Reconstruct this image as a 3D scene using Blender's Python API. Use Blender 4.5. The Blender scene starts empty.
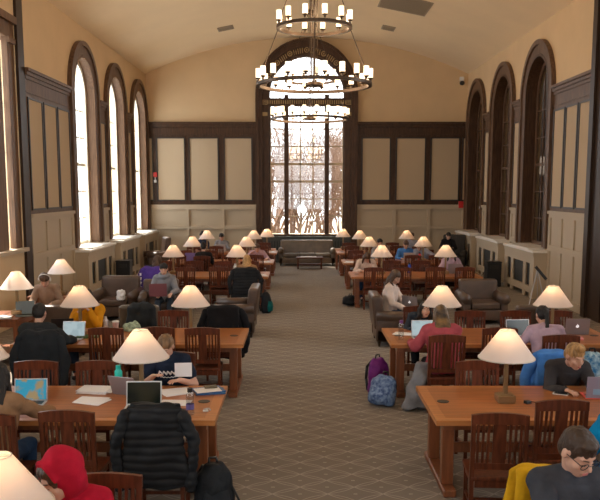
import bpy, bmesh, math, random
from mathutils import Vector, Matrix, Euler
random.seed(7)
PI = math.pi
S = bpy.context.scene
K = 1.3      # depth of the hall: plan distances along the aisle are written in units of 1.3 m
COL = S.collection
V = Vector

# ------------------------------------------------------------------ materials
MATS = {}
def nodes(name):
    m = bpy.data.materials.new(name); m.use_nodes = True
    nt = m.node_tree; b = nt.nodes['Principled BSDF']
    return m, nt, b
def mat(name, col, rough=.6, metal=0, var=0, scale=8, bump=0, bscale=60, stretch=(1,1,1), spec=.5, sheen=0, col2=None):
    if name in MATS: return MATS[name]
    m, nt, b = nodes(name)
    b.inputs['Base Color'].default_value = (*col, 1)
    b.inputs['Roughness'].default_value = rough
    b.inputs['Metallic'].default_value = metal
    b.inputs['Specular IOR Level'].default_value = spec
    if sheen: b.inputs['Sheen Weight'].default_value = sheen
    N = nt.nodes.new; L = nt.links.new
    if var or bump:
        tc = N('ShaderNodeTexCoord'); mp = N('ShaderNodeMapping'); mp.inputs['Scale'].default_value = stretch
        L(tc.outputs['Object'], mp.inputs[0])
    if var or col2:
        n = N('ShaderNodeTexNoise'); n.inputs['Scale'].default_value = scale; n.inputs['Detail'].default_value = 5
        if not (var or bump): tc = N('ShaderNodeTexCoord'); mp = N('ShaderNodeMapping'); L(tc.outputs['Object'], mp.inputs[0])
        L(mp.outputs[0], n.inputs[0])
        r = N('ShaderNodeValToRGB'); r.color_ramp.elements[0].position = .35; r.color_ramp.elements[1].position = .65
        c2 = col2 or tuple(min(1, c*(1+var)) for c in col)
        c1 = col if col2 else tuple(c*(1-var) for c in col)
        r.color_ramp.elements[0].color = (*c1, 1); r.color_ramp.elements[1].color = (*c2, 1)
        L(n.outputs[0], r.inputs[0]); L(r.outputs[0], b.inputs['Base Color'])
    if bump:
        n = N('ShaderNodeTexNoise'); n.inputs['Scale'].default_value = bscale; n.inputs['Detail'].default_value = 4
        L(mp.outputs[0], n.inputs[0])
        bp = N('ShaderNodeBump'); bp.inputs['Strength'].default_value = bump; bp.inputs['Distance'].default_value = .02
        L(n.outputs[0], bp.inputs['Height']); L(bp.outputs[0], b.inputs['Normal'])
    MATS[name] = m; return m
def emit(name, col, s):
    if name in MATS: return MATS[name]
    m, nt, b = nodes(name)
    b.inputs['Base Color'].default_value = (*col, 1)
    b.inputs['Emission Color'].default_value = (*col, 1); b.inputs['Emission Strength'].default_value = s
    MATS[name] = m; return m
def glass_mat(name, tint=(1,1,1), refl=.08, rough=.02):
    m = bpy.data.materials.new(name); m.use_nodes = True; nt = m.node_tree; nt.nodes.clear()
    o = nt.nodes.new('ShaderNodeOutputMaterial'); mx = nt.nodes.new('ShaderNodeMixShader')
    t = nt.nodes.new('ShaderNodeBsdfTransparent'); t.inputs[0].default_value = (*tint, 1)
    g = nt.nodes.new('ShaderNodeBsdfGlossy'); g.inputs['Roughness'].default_value = rough
    mx.inputs[0].default_value = refl
    nt.links.new(t.outputs[0], mx.inputs[1]); nt.links.new(g.outputs[0], mx.inputs[2]); nt.links.new(mx.outputs[0], o.inputs[0])
    MATS[name] = m; return m
def shade_mat():
    m = bpy.data.materials.new('lamp_shade_linen'); m.use_nodes = True; nt = m.node_tree; nt.nodes.clear()
    o = nt.nodes.new('ShaderNodeOutputMaterial'); mx = nt.nodes.new('ShaderNodeMixShader')
    d = nt.nodes.new('ShaderNodeBsdfDiffuse'); d.inputs[0].default_value = (.88,.84,.82,1)
    t = nt.nodes.new('ShaderNodeBsdfTranslucent'); t.inputs[0].default_value = (.9,.72,.56,1)
    mx.inputs[0].default_value = .36
    nt.links.new(d.outputs[0], mx.inputs[1]); nt.links.new(t.outputs[0], mx.inputs[2]); nt.links.new(mx.outputs[0], o.inputs[0])
    return m
def carpet_mat():
    m, nt, b = nodes('carpet'); N = nt.nodes.new; L = nt.links.new
    tc = N('ShaderNodeTexCoord'); sp = N('ShaderNodeSeparateXYZ'); L(tc.outputs['Object'], sp.inputs[0])
    def M(op, a, c=None, d=None):
        n = N('ShaderNodeMath'); n.operation = op
        for i, q in enumerate((a, c, d)):
            if q is None: continue
            if isinstance(q, (int, float)): n.inputs[i].default_value = q
            else: L(q, n.inputs[i])
        return n.outputs[0]
    u = M('DIVIDE', sp.outputs[0], .52); v = M('DIVIDE', sp.outputs[1], .34)
    a = M('ADD', u, v); c = M('SUBTRACT', u, v)
    def dist(a, c):
        f = M('ABSOLUTE', M('SUBTRACT', M('FRACT', M('ADD', a, .5)), .5))       # distance to nearest integer
        w = M('MULTIPLY', M('ABSOLUTE', M('SINE', M('MULTIPLY', c, PI))), .085)
        return M('ABSOLUTE', M('SUBTRACT', f, w))
    d = M('MINIMUM', dist(a, c), dist(c, a))
    line = M('SUBTRACT', 1, M('SMOOTH_MIN', M('DIVIDE', d, .028), 1, .1))
    fa = M('ABSOLUTE', M('SUBTRACT', M('FRACT', a), .5)); fc = M('ABSOLUTE', M('SUBTRACT', M('FRACT', c), .5))
    dot = M('LESS_THAN', M('ADD', fa, fc), .07)
    k = M('MAXIMUM', line, M('MULTIPLY', dot, .7)); k = M('MAXIMUM', k, 0)
    nz = N('ShaderNodeTexNoise'); nz.inputs['Scale'].default_value = 1.3; nz.inputs['Detail'].default_value = 6
    L(tc.outputs['Object'], nz.inputs[0])
    r = N('ShaderNodeValToRGB'); r.color_ramp.elements[0].color = (.19,.158,.13,1); r.color_ramp.elements[1].color = (.25,.212,.175,1)
    L(nz.outputs[0], r.inputs[0])
    mx = N('ShaderNodeMix'); mx.data_type = 'RGBA'
    L(M('MULTIPLY', k, .5), mx.inputs[0]); L(r.outputs[0], mx.inputs[6]); mx.inputs[7].default_value = (.62,.56,.48,1)
    L(mx.outputs[2], b.inputs['Base Color']); b.inputs['Roughness'].default_value = .95; b.inputs['Specular IOR Level'].default_value = .15
    return m

plaster = mat('wall_plaster', (.7,.51,.3), .85, var=.03, scale=1.2)
ceilm = mat('ceiling_plaster', (.87,.68,.44), .8, var=.02, scale=1)
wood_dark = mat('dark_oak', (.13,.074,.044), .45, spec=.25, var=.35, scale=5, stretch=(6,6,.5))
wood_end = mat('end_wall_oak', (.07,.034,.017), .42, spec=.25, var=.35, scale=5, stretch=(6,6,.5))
wood_edge = mat('black_moulding', (.028,.018,.012), .4)
reveal = mat('reveal_oak', (.15,.08,.042), .45, spec=.25, var=.25, scale=5, stretch=(6,6,.5))
fabric = mat('wall_fabric', (.52,.4,.265), .9, bump=.2, bscale=300)
wains = mat('painted_wainscot', (.48,.385,.27), .55)
sillw = mat('sunlit_sill_white', (.8,.76,.7), .45)  # sunlight on sills and shelf tops painted in as near-white
sashw = mat('cream_sash', (.85,.79,.65), .5)
gold = mat('gilt_fret', (.5,.34,.15), .5)
chairw = mat('cherry_chair_wood', (.105,.028,.012), .32, spec=.25, var=.3, scale=6, stretch=(5,5,.6))
tablew = mat('cherry_table_wood', (.36,.125,.036), .3, var=.16, scale=4, stretch=(.5,6,6))
tableb = mat('cherry_table_border', (.47,.18,.055), .3, var=.12, scale=4, stretch=(.5,6,6))
tabled = mat('cherry_table_leg', (.22,.07,.025), .35, var=.2, scale=5, stretch=(5,5,.6))
brass = mat('aged_brass', (.33,.23,.12), .35, metal=.85)
bronze = mat('dark_bronze', (.09,.06,.04), .4, metal=.7)
shade = shade_mat()
bulb = emit('bulb_glow', (1,.72,.42), 5)
candle = emit('candle_glass', (1,.8,.56), 1.9)
leather = mat('brown_leather', (.085,.05,.033), .38, var=.2, scale=4, bump=.15, bscale=25)
glass = glass_mat('window_glass', (.96,.97,.97), .06)
clear = glass_mat('clear_plastic', (.86,.89,.9), .15, .1)
black = mat('black_plastic', (.012,.012,.013), .4)
dark = mat('dark_screen_mesh', (.03,.028,.025), .6)
alum = mat('aluminium', (.55,.55,.57), .35, metal=.6)
grey_al = mat('space_grey_metal', (.3,.26,.27), .4, metal=.4)
white = mat('white_paper', (.8,.79,.8), .7)
offwhite = mat('white_plastic', (.75,.75,.74), .4)
red = mat('red_plastic', (.6,.02,.015), .4)
carpet = carpet_mat()
def cloth(name, c, rough=.9, b=.5, bs=14): return mat(name, c, rough, bump=b, bscale=bs, var=.12, scale=9, spec=.2)
skin = mat('skin_light', (.62,.36,.26), .5); skin2 = mat('skin_tan', (.42,.22,.14), .5)
hair_dk = mat("hair_black", (.01,.007,.006), .65, bump=.5, bscale=60, stretch=(1,1,.2))
hair_br = mat('hair_brown', (.07,.035,.018), .5, var=.4, scale=30, bump=.5, bscale=60, stretch=(1,1,.2))
hair_lb = mat('hair_light_brown', (.2,.11,.05), .5, var=.4, scale=30, bump=.5, bscale=60, stretch=(1,1,.2))
hair_bl = mat('hair_blond', (.42,.24,.09), .5, var=.35, scale=30, bump=.5, bscale=60, stretch=(1,1,.2))
eyew = mat('eye_white', (.7,.68,.65), .3); eyed = mat('eye_iris', (.03,.02,.015), .2); lipm = mat('lips', (.45,.14,.12), .5)

# ------------------------------------------------------------------ mesh helpers
class MB:
    def __init__(s): s.bm = bmesh.new()
    def box(s, c, d, rot=None, bev=0, seg=1):
        r = bmesh.ops.create_cube(s.bm, size=1); vs = r['verts']
        for v in vs: v.co = V((v.co.x*d[0], v.co.y*d[1], v.co.z*d[2]))
        if bev:
            es = list({e for v in vs for e in v.link_edges})
            rr = bmesh.ops.bevel(s.bm, geom=es, offset=bev, segments=seg, profile=.6, affect='EDGES', clamp_overlap=True)
            vs = list({v for f in rr['faces'] for v in f.verts} | {v for v in vs if v.is_valid})
            # collect whole island
            seen = set(vs); st = list(vs)
            while st:
                v = st.pop()
                for e in v.link_edges:
                    o = e.other_vert(v)
                    if o not in seen: seen.add(o); st.append(o)
            vs = list(seen)
        M = Matrix.Translation(V(c)) @ ((Euler(rot).to_matrix().to_4x4()) if rot else Matrix())
        for v in vs: v.co = M @ v.co
        return vs
    def b2(s, x0, x1, y0, y1, z0, z1, bev=0, seg=1):
        return s.box(((x0+x1)/2,(y0+y1)/2,(z0+z1)/2), (abs(x1-x0),abs(y1-y0),abs(z1-z0)), None, bev, seg)
    def tube(s, p0, p1, r0, r1=None, n=10, cap=True):
        p0, p1 = V(p0), V(p1); r1 = r0 if r1 is None else r1
        d = p1-p0
        if d.length < 1e-6: return
        q = d.to_track_quat('Z','Y'); a = []; b = []
        for i in range(n):
            t = 2*PI*i/n; o = V((math.cos(t), math.sin(t), 0))
            a.append(s.bm.verts.new(p0+q@(o*r0))); b.append(s.bm.verts.new(p1+q@(o*r1)))
        for i in range(n):
            j = (i+1)%n; s.bm.faces.new((a[i],a[j],b[j],b[i]))
        if cap: s.bm.faces.new(a[::-1]); s.bm.faces.new(b)
    def path(s, pts, r, n=8):
        for p, q in zip(pts, pts[1:]): s.tube(p, q, r, n=n)
        for p in pts[1:-1]: s.ell(p, (r,r,r), n=1)
    def ell(s, c, r, rot=None, n=2):
        rr = bmesh.ops.create_icosphere(s.bm, subdivisions=n, radius=1)
        R = rot if isinstance(rot, Matrix) else (Euler(rot).to_matrix() if rot else Matrix.Identity(3))
        for v in rr['verts']: v.co = R @ V((v.co.x*r[0], v.co.y*r[1], v.co.z*r[2])) + V(c)
    def cap(s, p0, r0, p1, r1):
        s.tube(p0, p1, r0, r1, n=12); s.ell(p0, (r0,)*3); s.ell(p1, (r1,)*3)
    def lathe(s, prof, c=(0,0,0), n=32, close=True):
        rings = []
        for r, z in prof:
            rings.append([s.bm.verts.new((c[0]+r*math.cos(2*PI*i/n), c[1]+r*math.sin(2*PI*i/n), c[2]+z)) for i in range(n)])
        for a, b in zip(rings, rings[1:]):
            for i in range(n):
                j = (i+1)%n; s.bm.faces.new((a[i],a[j],b[j],b[i]))
        if close: s.bm.faces.new(rings[0][::-1]); s.bm.faces.new(rings[-1])
    def loft(s, secs, n=16):
        """secs: (centre, rx, ry, axis) closed loft of ellipses; x axis kept near world X given by xa"""
        rings = []
        for c, rx, ry, ax, xa in secs:
            ax = V(ax).normalized(); xa = (V(xa) - ax*V(xa).dot(ax)).normalized(); ya = ax.cross(xa)
            rings.append([s.bm.verts.new(V(c)+xa*rx*math.cos(2*PI*i/n)+ya*ry*math.sin(2*PI*i/n)) for i in range(n)])
        for a, b in zip(rings, rings[1:]):
            for i in range(n):
                j = (i+1)%n; s.bm.faces.new((a[i],a[j],b[j],b[i]))
        s.bm.faces.new(rings[0][::-1]); s.bm.faces.new(rings[-1])
    def prism(s, pts, y0, y1, axis='y'):
        f = {'y': lambda p, t: (p[0], t, p[1]), 'x': lambda p, t: (t, p[0], p[1]), 'z': lambda p, t: (p[0], p[1], t)}[axis]
        a = [s.bm.verts.new(f(p, y0)) for p in pts]; b = [s.bm.verts.new(f(p, y1)) for p in pts]
        n = len(pts)
        for i in range(n): s.bm.faces.new((a[i], a[(i+1)%n], b[(i+1)%n], b[i]))
        s.bm.faces.new(a[::-1]); s.bm.faces.new(b)
    def quad(s, *p): return s.bm.faces.new([s.bm.verts.new(q) for q in p])
    def build(s, name, m, parent=None, smooth=False, kind=None):
        bmesh.ops.recalc_face_normals(s.bm, faces=s.bm.faces)
        me = bpy.data.meshes.new(name); s.bm.to_mesh(me); s.bm.free()
        return link(name, me, m, parent, smooth, kind)
    def remesh(s, name, m, parent=None, vox=.012, sm=3, disp=None, dec=None):
        me = bpy.data.meshes.new(name); bmesh.ops.recalc_face_normals(s.bm, faces=s.bm.faces); s.bm.to_mesh(me); s.bm.free()
        o = bpy.data.objects.new('tmp', me); COL.objects.link(o)
        md = o.modifiers.new('r','REMESH'); md.mode = 'VOXEL'; md.voxel_size = vox
        if sm: k = o.modifiers.new('s','SMOOTH'); k.iterations = sm; k.factor = .5
        if dec: d = o.modifiers.new('d','DECIMATE'); d.ratio = dec
        dg = bpy.context.evaluated_depsgraph_get(); dg.update()
        me2 = bpy.data.meshes.new_from_object(o.evaluated_get(dg))
        bpy.data.objects.remove(o); bpy.data.meshes.remove(me)
        if disp:
            co = [v.co.copy() for v in me2.vertices]; no = [v.normal.copy() for v in me2.vertices]
            for v, c, n_ in zip(me2.vertices, co, no): v.co = c + n_*disp(c)
        me2.name = name; me2.materials.clear()
        return link(name, me2, m, parent, True)
def link(name, me, m, parent=None, smooth=False, kind=None):
    if m: me.materials.append(m)
    if smooth:
        for p in me.polygons: p.use_smooth = True
    o = bpy.data.objects.new(name, me); COL.objects.link(o)
    if parent: o.parent = parent
    if kind: o['kind'] = kind
    return o
def tag(o, label, cat, group=None):
    o['label'] = label; o['category'] = cat
    if group: o['group'] = group
    return o
def thing(name, label, cat, loc=(0,0,0), rz=0, group=None):
    o = bpy.data.objects.new(name, None); COL.objects.link(o); o.location = (loc[0], loc[1]*K, loc[2]); o.rotation_euler = (0,0,rz)
    o.empty_display_size = .1
    return tag(o, label, cat, group)
KIDS = {}
def copy_tree(o, parent=None):
    c = o.copy(); COL.objects.link(c); c.parent = parent
    if o not in KIDS: KIDS[o] = [k for k in COL.objects if k.parent == o]
    for k in KIDS[o]: copy_tree(k, c)
    return c
def clone(proto, loc, rz, label, group=None):
    o = copy_tree(proto); o.location = (loc[0], loc[1]*K, loc[2]); o.rotation_euler = (0,0,rz); o['label'] = label
    if group: o['group'] = group
    return o
def struct(mb, name, m, smooth=False): return mb.build(name, m, None, smooth, 'structure')

# ------------------------------------------------------------------ room shell
XL, XR, YB, YF, CX = -5.98, 6.5, 23.67, -7.0, .26
ZS, ZA, R = 7.28, 8.65, 14.9
ZCR = ZA-R
def vault(x): return ZCR + math.sqrt(R*R-(x-CX)**2)
m = MB(); m.b2(XL-.5, XR+.5, YF-.3, YB+.4, -.2, 0); fl = struct(m, 'floor', carpet)
m = MB()
N_ = 40; xs = [XL-.45+(XR-XL+.9)*i/N_ for i in range(N_+1)]
for a, b in zip(xs, xs[1:]):
    m.prism([(a,vault(a)),(b,vault(b)),(b,vault(b)+.25),(a,vault(a)+.25)], YF-.3, YB+.4)
bmesh.ops.remove_doubles(m.bm, verts=m.bm.verts, dist=1e-4)
c_ = struct(m, 'ceiling', ceilm)

def arch_pts(c, hw, spring, rz=None, n=20):
    rz = rz or hw
    return [(c+hw*math.cos(PI-PI*i/n), spring+rz*math.sin(PI*i/n)) for i in range(n+1)]
def wall(name, axis, pos, t, u0, u1, top, opens, m_):
    """wall slab between pos and pos+t; opens = (c, hw, sill, spring, rz) sorted"""
    mb = MB(); f = lambda u: top(u)
    def slab(pts): mb.prism(pts, pos, pos+t, axis)
    def rect(a, b):
        k = max(1, int((b-a)/.4)) if axis == 'y' else 1
        for i in range(k):
            p, q = a+(b-a)*i/k, a+(b-a)*(i+1)/k
            slab([(p,0),(q,0),(q,f(q)),(p,f(p))])
    cur = u0
    for c, hw, sill, spring, rz in opens:
        rect(cur, c-hw)
        if sill > 0: slab([(c-hw,0),(c+hw,0),(c+hw,sill),(c-hw,sill)])
        if rz:
            P = arch_pts(c, hw, spring, rz)
            for p, q in zip(P, P[1:]): slab([p, q, (q[0], f(q[0])), (p[0], f(p[0]))])
        else: slab([(c-hw,spring),(c+hw,spring),(c+hw,f(c+hw)),(c-hw,f(c-hw))])
        cur = c+hw
    rect(cur, u1)
    return struct(mb, name, m_)
LW = [16.8, 19.65, 22.45]; RW = [16.62, 19.45, 22.3]
HW, SP, SILL = .8, 5.42, 1.29
AR = 1.3
lo = [(-3.2,2.05,1.6,6.4,None),(3.6,2.05,1.6,6.4,None),(11.05,1.85,1.6,6.3,None)] + [(c,HW,SILL,SP,HW*AR) for c in LW]
wall('wall_left', 'x', XL-.42, .42, YF, YB, lambda u: ZS+.05, lo, plaster)
ro = [(-3.2,2.05,1.6,6.4,None),(3.6,2.05,1.6,6.4,None),(10.6,1.7,1.6,6.3,None)] + [(c,HW,SILL,SP,HW*AR) for c in RW]
wall('wall_right', 'x', XR, .42, YF, YB, lambda u: ZS+.05, ro, plaster)
wall('wall_back', 'y', YB, .35, XL-.42, XR+.42, lambda u: vault(u)+.05, [(CX,1.48,1.1,6.5,1.48)], plaster)
wall('wall_front', 'y', YF-.35, .35, XL-.42, XR+.42, lambda u: vault(u)+.05, [(CX,2.6,1.1,6.0,1.6)], plaster)

# --- side windows, casings, radiator covers
def ring(mb, side, c, ri, ro_, spring, x0, x1, sill, riz=None, roz=None, n=24):
    """arch band with straight legs, extruded x0..x1 (side walls)"""
    if side and riz is None: riz = ri*1.3; roz = ro_*1.3
    pi_ = arch_pts(c, ri, spring, riz, n); po = arch_pts(c, ro_, spring, roz, n)
    ax = 'x' if side else 'y'
    for k in range(n): mb.prism([pi_[k], po[k], po[k+1], pi_[k+1]], x0, x1, ax)
    for s in (-1, 1):
        a, b = sorted((c+s*ri, c+s*ro_)); mb.prism([(a,sill),(b,sill),(b,spring),(a,spring)], x0, x1, ax)
def side_window(n_, c, left):
    w = XL if left else XR; s = 1 if left else -1
    d = lambda t: w+s*t          # into the room
    root = bpy.data.objects.new('window_%d' % n_, None); COL.objects.link(root); root['kind'] = 'structure'
    m = MB(); ring(m, True, c, HW+.02, 1.1, SP, d(0), d(.07), SILL+.02)
    ring(m, True, c, 1.0, 1.1, SP, d(.07), d(.12), SILL+.02)
    m.build('casing', wood_dark, root)
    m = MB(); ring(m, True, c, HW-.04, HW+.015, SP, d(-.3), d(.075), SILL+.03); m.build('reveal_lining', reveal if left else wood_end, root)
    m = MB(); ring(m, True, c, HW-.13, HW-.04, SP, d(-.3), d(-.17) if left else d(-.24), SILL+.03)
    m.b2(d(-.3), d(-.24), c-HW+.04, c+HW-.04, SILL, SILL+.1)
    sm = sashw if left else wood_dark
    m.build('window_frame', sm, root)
    m = MB()
    for k in (-.26,.26): m.b2(d(-.29), d(-.255), c+k-.014, c+k+.014, SILL, SP+.6)
    z = SILL+.75
    while z < SP+.2:
        t = .04 if abs(z-3.54) < .1 else .016
        m.b2(d(-.29), d(-.25), c-HW+.1, c+HW-.1, z-t, z+t); z += .75
    m.build('muntins', sm, root)
    m = MB(); P = [(c-HW+.1,SILL+.05)]+arch_pts(c, HW-.1, SP, (HW-.1)*1.3)+[(c+HW-.1,SILL+.05)]
    m.prism(P, d(-.282), d(-.276), 'x'); m.build('pane', glass, root)
    # radiator cover below
    lab = ('%s painted radiator cover with dark grilles under the %s window of the %s wall' %
           ('cream' , ['nearest','middle','farthest'][(n_-1) % 3], 'left' if left else 'right'))
    rc = thing('radiator_cover', lab, 'radiator cover', (d(.0), c, 0), 0, 'radiator covers along the side walls')
    hw = 1.12 if c < 22 else 1.02; D = .4*s
    g = [(-.86,-.56),(-.38,.38),(.56,.86)]
    m = MB(); f0, f1 = D-.03*s, D
    ys = [-hw]+[q for a in g for q in a]+[hw]
    for a, b in zip(ys[::2], ys[1::2]): m.b2(f0, f1, a, b, .0, 1.2)
    for a, b in g: m.b2(f0, f1, a, b, .9, 1.2); m.b2(f0, f1, a, b, .12, .3)
    m.b2(.005*s, f0, -hw, -hw+.03, 0, 1.2); m.b2(.005*s, f0, hw-.03, hw, 0, 1.2)
    m.b2(f1, f1+.02*s, -hw, hw, 1.1, 1.2); m.b2(f1, f1+.015*s, -hw, -.95, 0, .1); m.b2(f1, f1+.015*s, .95, hw, 0, .1)
    m.build('casing', wains, rc)
    m = MB()
    for a, b in g:
        m.b2(f0-.03*s, f0-.02*s, a, b, .3, .9)
    m.build('grille', dark, rc)
    m = MB(); m.b2(.005*s, D+.05*s, -hw-.03, hw+.03, 1.2, 1.26, .008); m.build('top_shelf', sillw, rc)
    return root
for i, c in enumerate(LW): side_window(i+1, c, True)
for i, c in enumerate(RW): side_window(i+4, c, False)
# sills, their sunlit brightness put into the colour
for left, L_ in ((True, LW), (False, RW)):
    w = XL if left else XR; s = 1 if left else -1
    m = MB()
    for c in L_: m.b2(w-.3*s, w+.42*s, c-HW+.0, c+HW-.0, 1.262, 1.295)
    struct(m, 'trim_1' if left else 'trim_2', sillw)
# unseen dark box added behind the right windows to keep them dark
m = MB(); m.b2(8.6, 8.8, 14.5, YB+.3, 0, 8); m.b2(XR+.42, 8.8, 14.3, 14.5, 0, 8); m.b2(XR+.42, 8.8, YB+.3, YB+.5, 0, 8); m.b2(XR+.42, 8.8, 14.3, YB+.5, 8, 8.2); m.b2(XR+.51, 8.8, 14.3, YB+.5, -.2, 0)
struct(m, 'wall_light_block', mat('light_block_dark', (.12,.09,.07), .8))  # added only to block daylight from the right windows

# --- panelling of side walls
def panelling(nm, left, segs):
    w = XL if left else XR; s = 1 if left else -1; d = lambda t: w+s*t
    wood = MB(); fab = MB(); mould = MB(); wn = MB(); cor = MB(); base = MB()
    for a, b, n in segs:
        wood.b2(d(.002), d(.04), a, b, 2.3, 5.36)
        cor.b2(d(.0), d(.14), a-.02, b+.02, 5.38, 5.45); cor.b2(d(0), d(.1), a, b, 5.3, 5.38); cor.b2(d(0), d(.065), a, b, 5.22, 5.3)
        cor.b2(d(0), d(.055), a, b, 4.93, 4.97)
        pad = .1; W = (b-a-pad*2-(n-1)*.13)/n
        for k in range(n):
            p = a+pad+k*(W+.13); q = p+W
            fab.b2(d(.03), d(.048), p, q, 2.42, 4.8)
            for (e, f, g, h) in ((p-.035,p,2.38,4.84),(q,q+.035,2.38,4.84),(p,q,2.38,2.42),(p,q,4.8,4.84)): mould.b2(d(.03), d(.07), e, f, g, h)
        wn.b2(d(.002), d(.03), a, b, 0, 2.22); wn.b2(d(0), d(.1), a-.01, b+.01, 2.22, 2.3); wn.b2(d(0), d(.06), a, b, 2.12, 2.22)
        wn.b2(d(.03), d(.068), a, b, 0, .2); wn.b2(d(.03), d(.068), a, b, 1.27, 1.42)
        for k in range(n+1):
            p = a+(b-a-.12)*k/n; wn.b2(d(.03), d(.067), p, p+.12, .2, 2.12)
    struct(wood, nm[0], wood_dark); struct(fab, nm[1], fabric); struct(mould, nm[2], wood_edge); struct(wn, nm[3], wains); struct(cor, nm[4], wood_dark)
panelling(['trim_3','trim_4','trim_5','trim_6','trim_7'], True, [(13.2,15.68,3),(17.92,18.53,1),(20.77,21.33,1)])
panelling(['trim_8','trim_9','trim_10','trim_11','trim_12'], False, [(13.35,15.5,3),(17.74,18.33,1),(20.57,21.18,1)])
# --- back wall panelling
wood = MB(); fab = MB(); mould = MB(); wn = MB(); cor = MB(); Y0 = YB
for a, b, P, st in ((XL, -1.69, [(-5.96,-5.78),(-5.56,-4.53),(-4.3,-3.22),(-2.93,-1.9)], [-5.98,-4.5,-3.1,-1.86]),
                (2.21, XR, [(2.45,3.5),(3.79,4.87),(5.14,6.2),(6.38,6.48)], [2.21,3.66,5.0,6.38])):
    wood.b2(a, b, Y0-.04, Y0-.002, 2.26, 5.36); cor.b2(a, b, Y0-.15, Y0, 5.38, 5.45); cor.b2(a, b, Y0-.1, Y0, 5.26, 5.38); cor.b2(a, b, Y0-.06, Y0, 4.96, 5.0)
    for p, q in P:
        fab.b2(p, q, Y0-.05, Y0-.03, 2.45, 4.82)
        for (e, f, g, h) in ((p-.05,p,2.4,4.87),(q,q+.05,2.4,4.87),(p,q,2.4,2.45),(p,q,4.82,4.87)): mould.b2(max(a,e), min(b,f), Y0-.075, Y0-.03, g, h)
    wn.b2(a, b, Y0-.03, Y0-.002, 0, 2.2); wn.b2(a, b, Y0-.1, Y0, 2.2, 2.26); wn.b2(a, b, Y0-.1, Y0-.03, 2.07, 2.2)
    wn.b2(a, b, Y0-.1, Y0-.03, 1.3, 1.42); wn.b2(a, b, Y0-.075, Y0-.03, 0, .2)
    for p in st: wn.b2(p, p+.12, Y0-.099, Y0-.03, .2, 2.07)
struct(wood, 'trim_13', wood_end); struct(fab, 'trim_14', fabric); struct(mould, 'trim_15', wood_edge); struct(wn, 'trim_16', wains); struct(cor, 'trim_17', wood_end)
# --- great arched window in the back wall
root = bpy.data.objects.new('window_7', None); COL.objects.link(root); root['kind'] = 'structure'
m = MB(); ring(m, False, CX, 1.72, 1.95, 6.5, Y0-.16, Y0, 0, 1.76, 2.06); ring(m, False, CX, 1.48, 1.74, 6.5, Y0-.08, Y0, 0, 1.48, 1.82)
ring(m, False, CX, 1.86, 1.98, 6.5, Y0-.2, Y0-.16, 0, 1.98, 2.08)
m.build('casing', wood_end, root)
m = MB()
for k in range(7, 54):
    t = PI*k/60; e = math.cos(t), math.sin(t)
    if k in (15, 22, 30, 38, 45):
        c = (CX+1.6*e[0], Y0-.09, 6.5+1.66*e[1])
        for j in range(12):
            u, v = 2*PI*j/12, 2*PI*(j+1)/12
            m.tube((c[0]+.085*math.cos(u), c[1], c[2]+.085*math.sin(u)), (c[0]+.085*math.cos(v), c[1], c[2]+.085*math.sin(v)), .018, n=6)
        m.ell(c, (.035,.02,.035), n=1)
    elif min(abs(k-q) for q in (15,22,30,38,45)) > 1:
        m.tube((CX+1.52*e[0], Y0-.09, 6.5+1.55*e[1]), (CX+1.68*e[0], Y0-.09, 6.5+1.75*e[1]), .016, n=6)
for k in range(36): m.box((CX-1.5+k*3.0/35, Y0-.1, 6.2), (.03,.03,.14))
for sx in (-1.62, 1.62):
    for k in range(4): m.box((CX+sx, Y0-.09, 6.12+k*.05), (.2,.03,.02))
    m.box((CX+sx, Y0-.09, 5.75), (.2,.03,.14)); m.box((CX+sx, Y0-.09, 6.75), (.2,.03,.03)); m.box((CX+sx, Y0-.09, 6.85), (.16,.03,.03))
m.build('gilt_fretwork', gold, root)
m = MB(); m.b2(CX-1.5, CX+1.5, Y0-.08, Y0+.2, 6.06, 6.36)
for k in (-.79, .79): m.b2(CX+k-.085, CX+k+.085, Y0-.02, Y0+.2, 1.1, 6.5)
ring(m, False, CX, 1.43, 1.49, 6.5, Y0, Y0+.2, 1.1)
m.b2(CX-1.5, CX+1.5, Y0-.2, Y0+.25, 1.02, 1.1)
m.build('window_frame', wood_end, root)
m = MB()
for z in (5.2,4.52,3.84,3.16,2.48,1.8): 
    t = .045 if abs(z-3.84)<.01 or abs(z-3.16)<.01 else .022
    m.b2(CX-1.44, CX+1.44, Y0+.1, Y0+.13, z-t, z+t)
for x in (-.245,.245): m.b2(CX+x-.022, CX+x+.022, Y0+.1, Y0+.13, 1.1, 6.06)
for x in (-1.43,-.85,.85,1.43): m.b2(CX+x-.035, CX+x+.035, Y0+.09, Y0+.14, 1.1, 6.06)
for k in range(1, 8):
    t = PI*k/8; m.tube((CX+.25*math.cos(t), Y0+.12, 6.5+.25*math.sin(t)), (CX+1.44*math.cos(t), Y0+.12, 6.5+1.44*math.sin(t)), .014, n=6)
for rr in (.25,.9):
    for k in range(20):
        u, v = PI*k/20, PI*(k+1)/20
        m.tube((CX+rr*math.cos(u), Y0+.12, 6.5+rr*math.sin(u)), (CX+rr*math.cos(v), Y0+.12, 6.5+rr*math.sin(v)), .013, n=6)
m.build('muntins', mat('gilt_muntin', (.62,.5,.34), .5), root)
m = MB(); m.prism([(CX-1.44,1.1)]+arch_pts(CX,1.44,6.5)+[(CX+1.44,1.1)], Y0+.112, Y0+.118); m.build('pane', glass, root)
rc = thing('window_seat', 'dark panelled radiator enclosure under the tall arched window behind the sofa', 'radiator cover', (CX, Y0-.0, 0))
m = MB(); m.b2(-1.72, 1.72, -.42, -.21, 0, .98); m.build('body', mat('dark_green_paint', (.05,.052,.045), .45), rc)
m = MB(); m.b2(-1.76, 1.76, -.46, -.205, .98, 1.03); m.build('top_shelf', mat('dark_green_paint', (.05,.052,.045)), rc)
m = MB()
for k in range(30): m.b2(-1.6+k*.108, -1.55+k*.108, -.435, -.42, .15, .85)
m.build('grille', black, rc)
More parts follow.
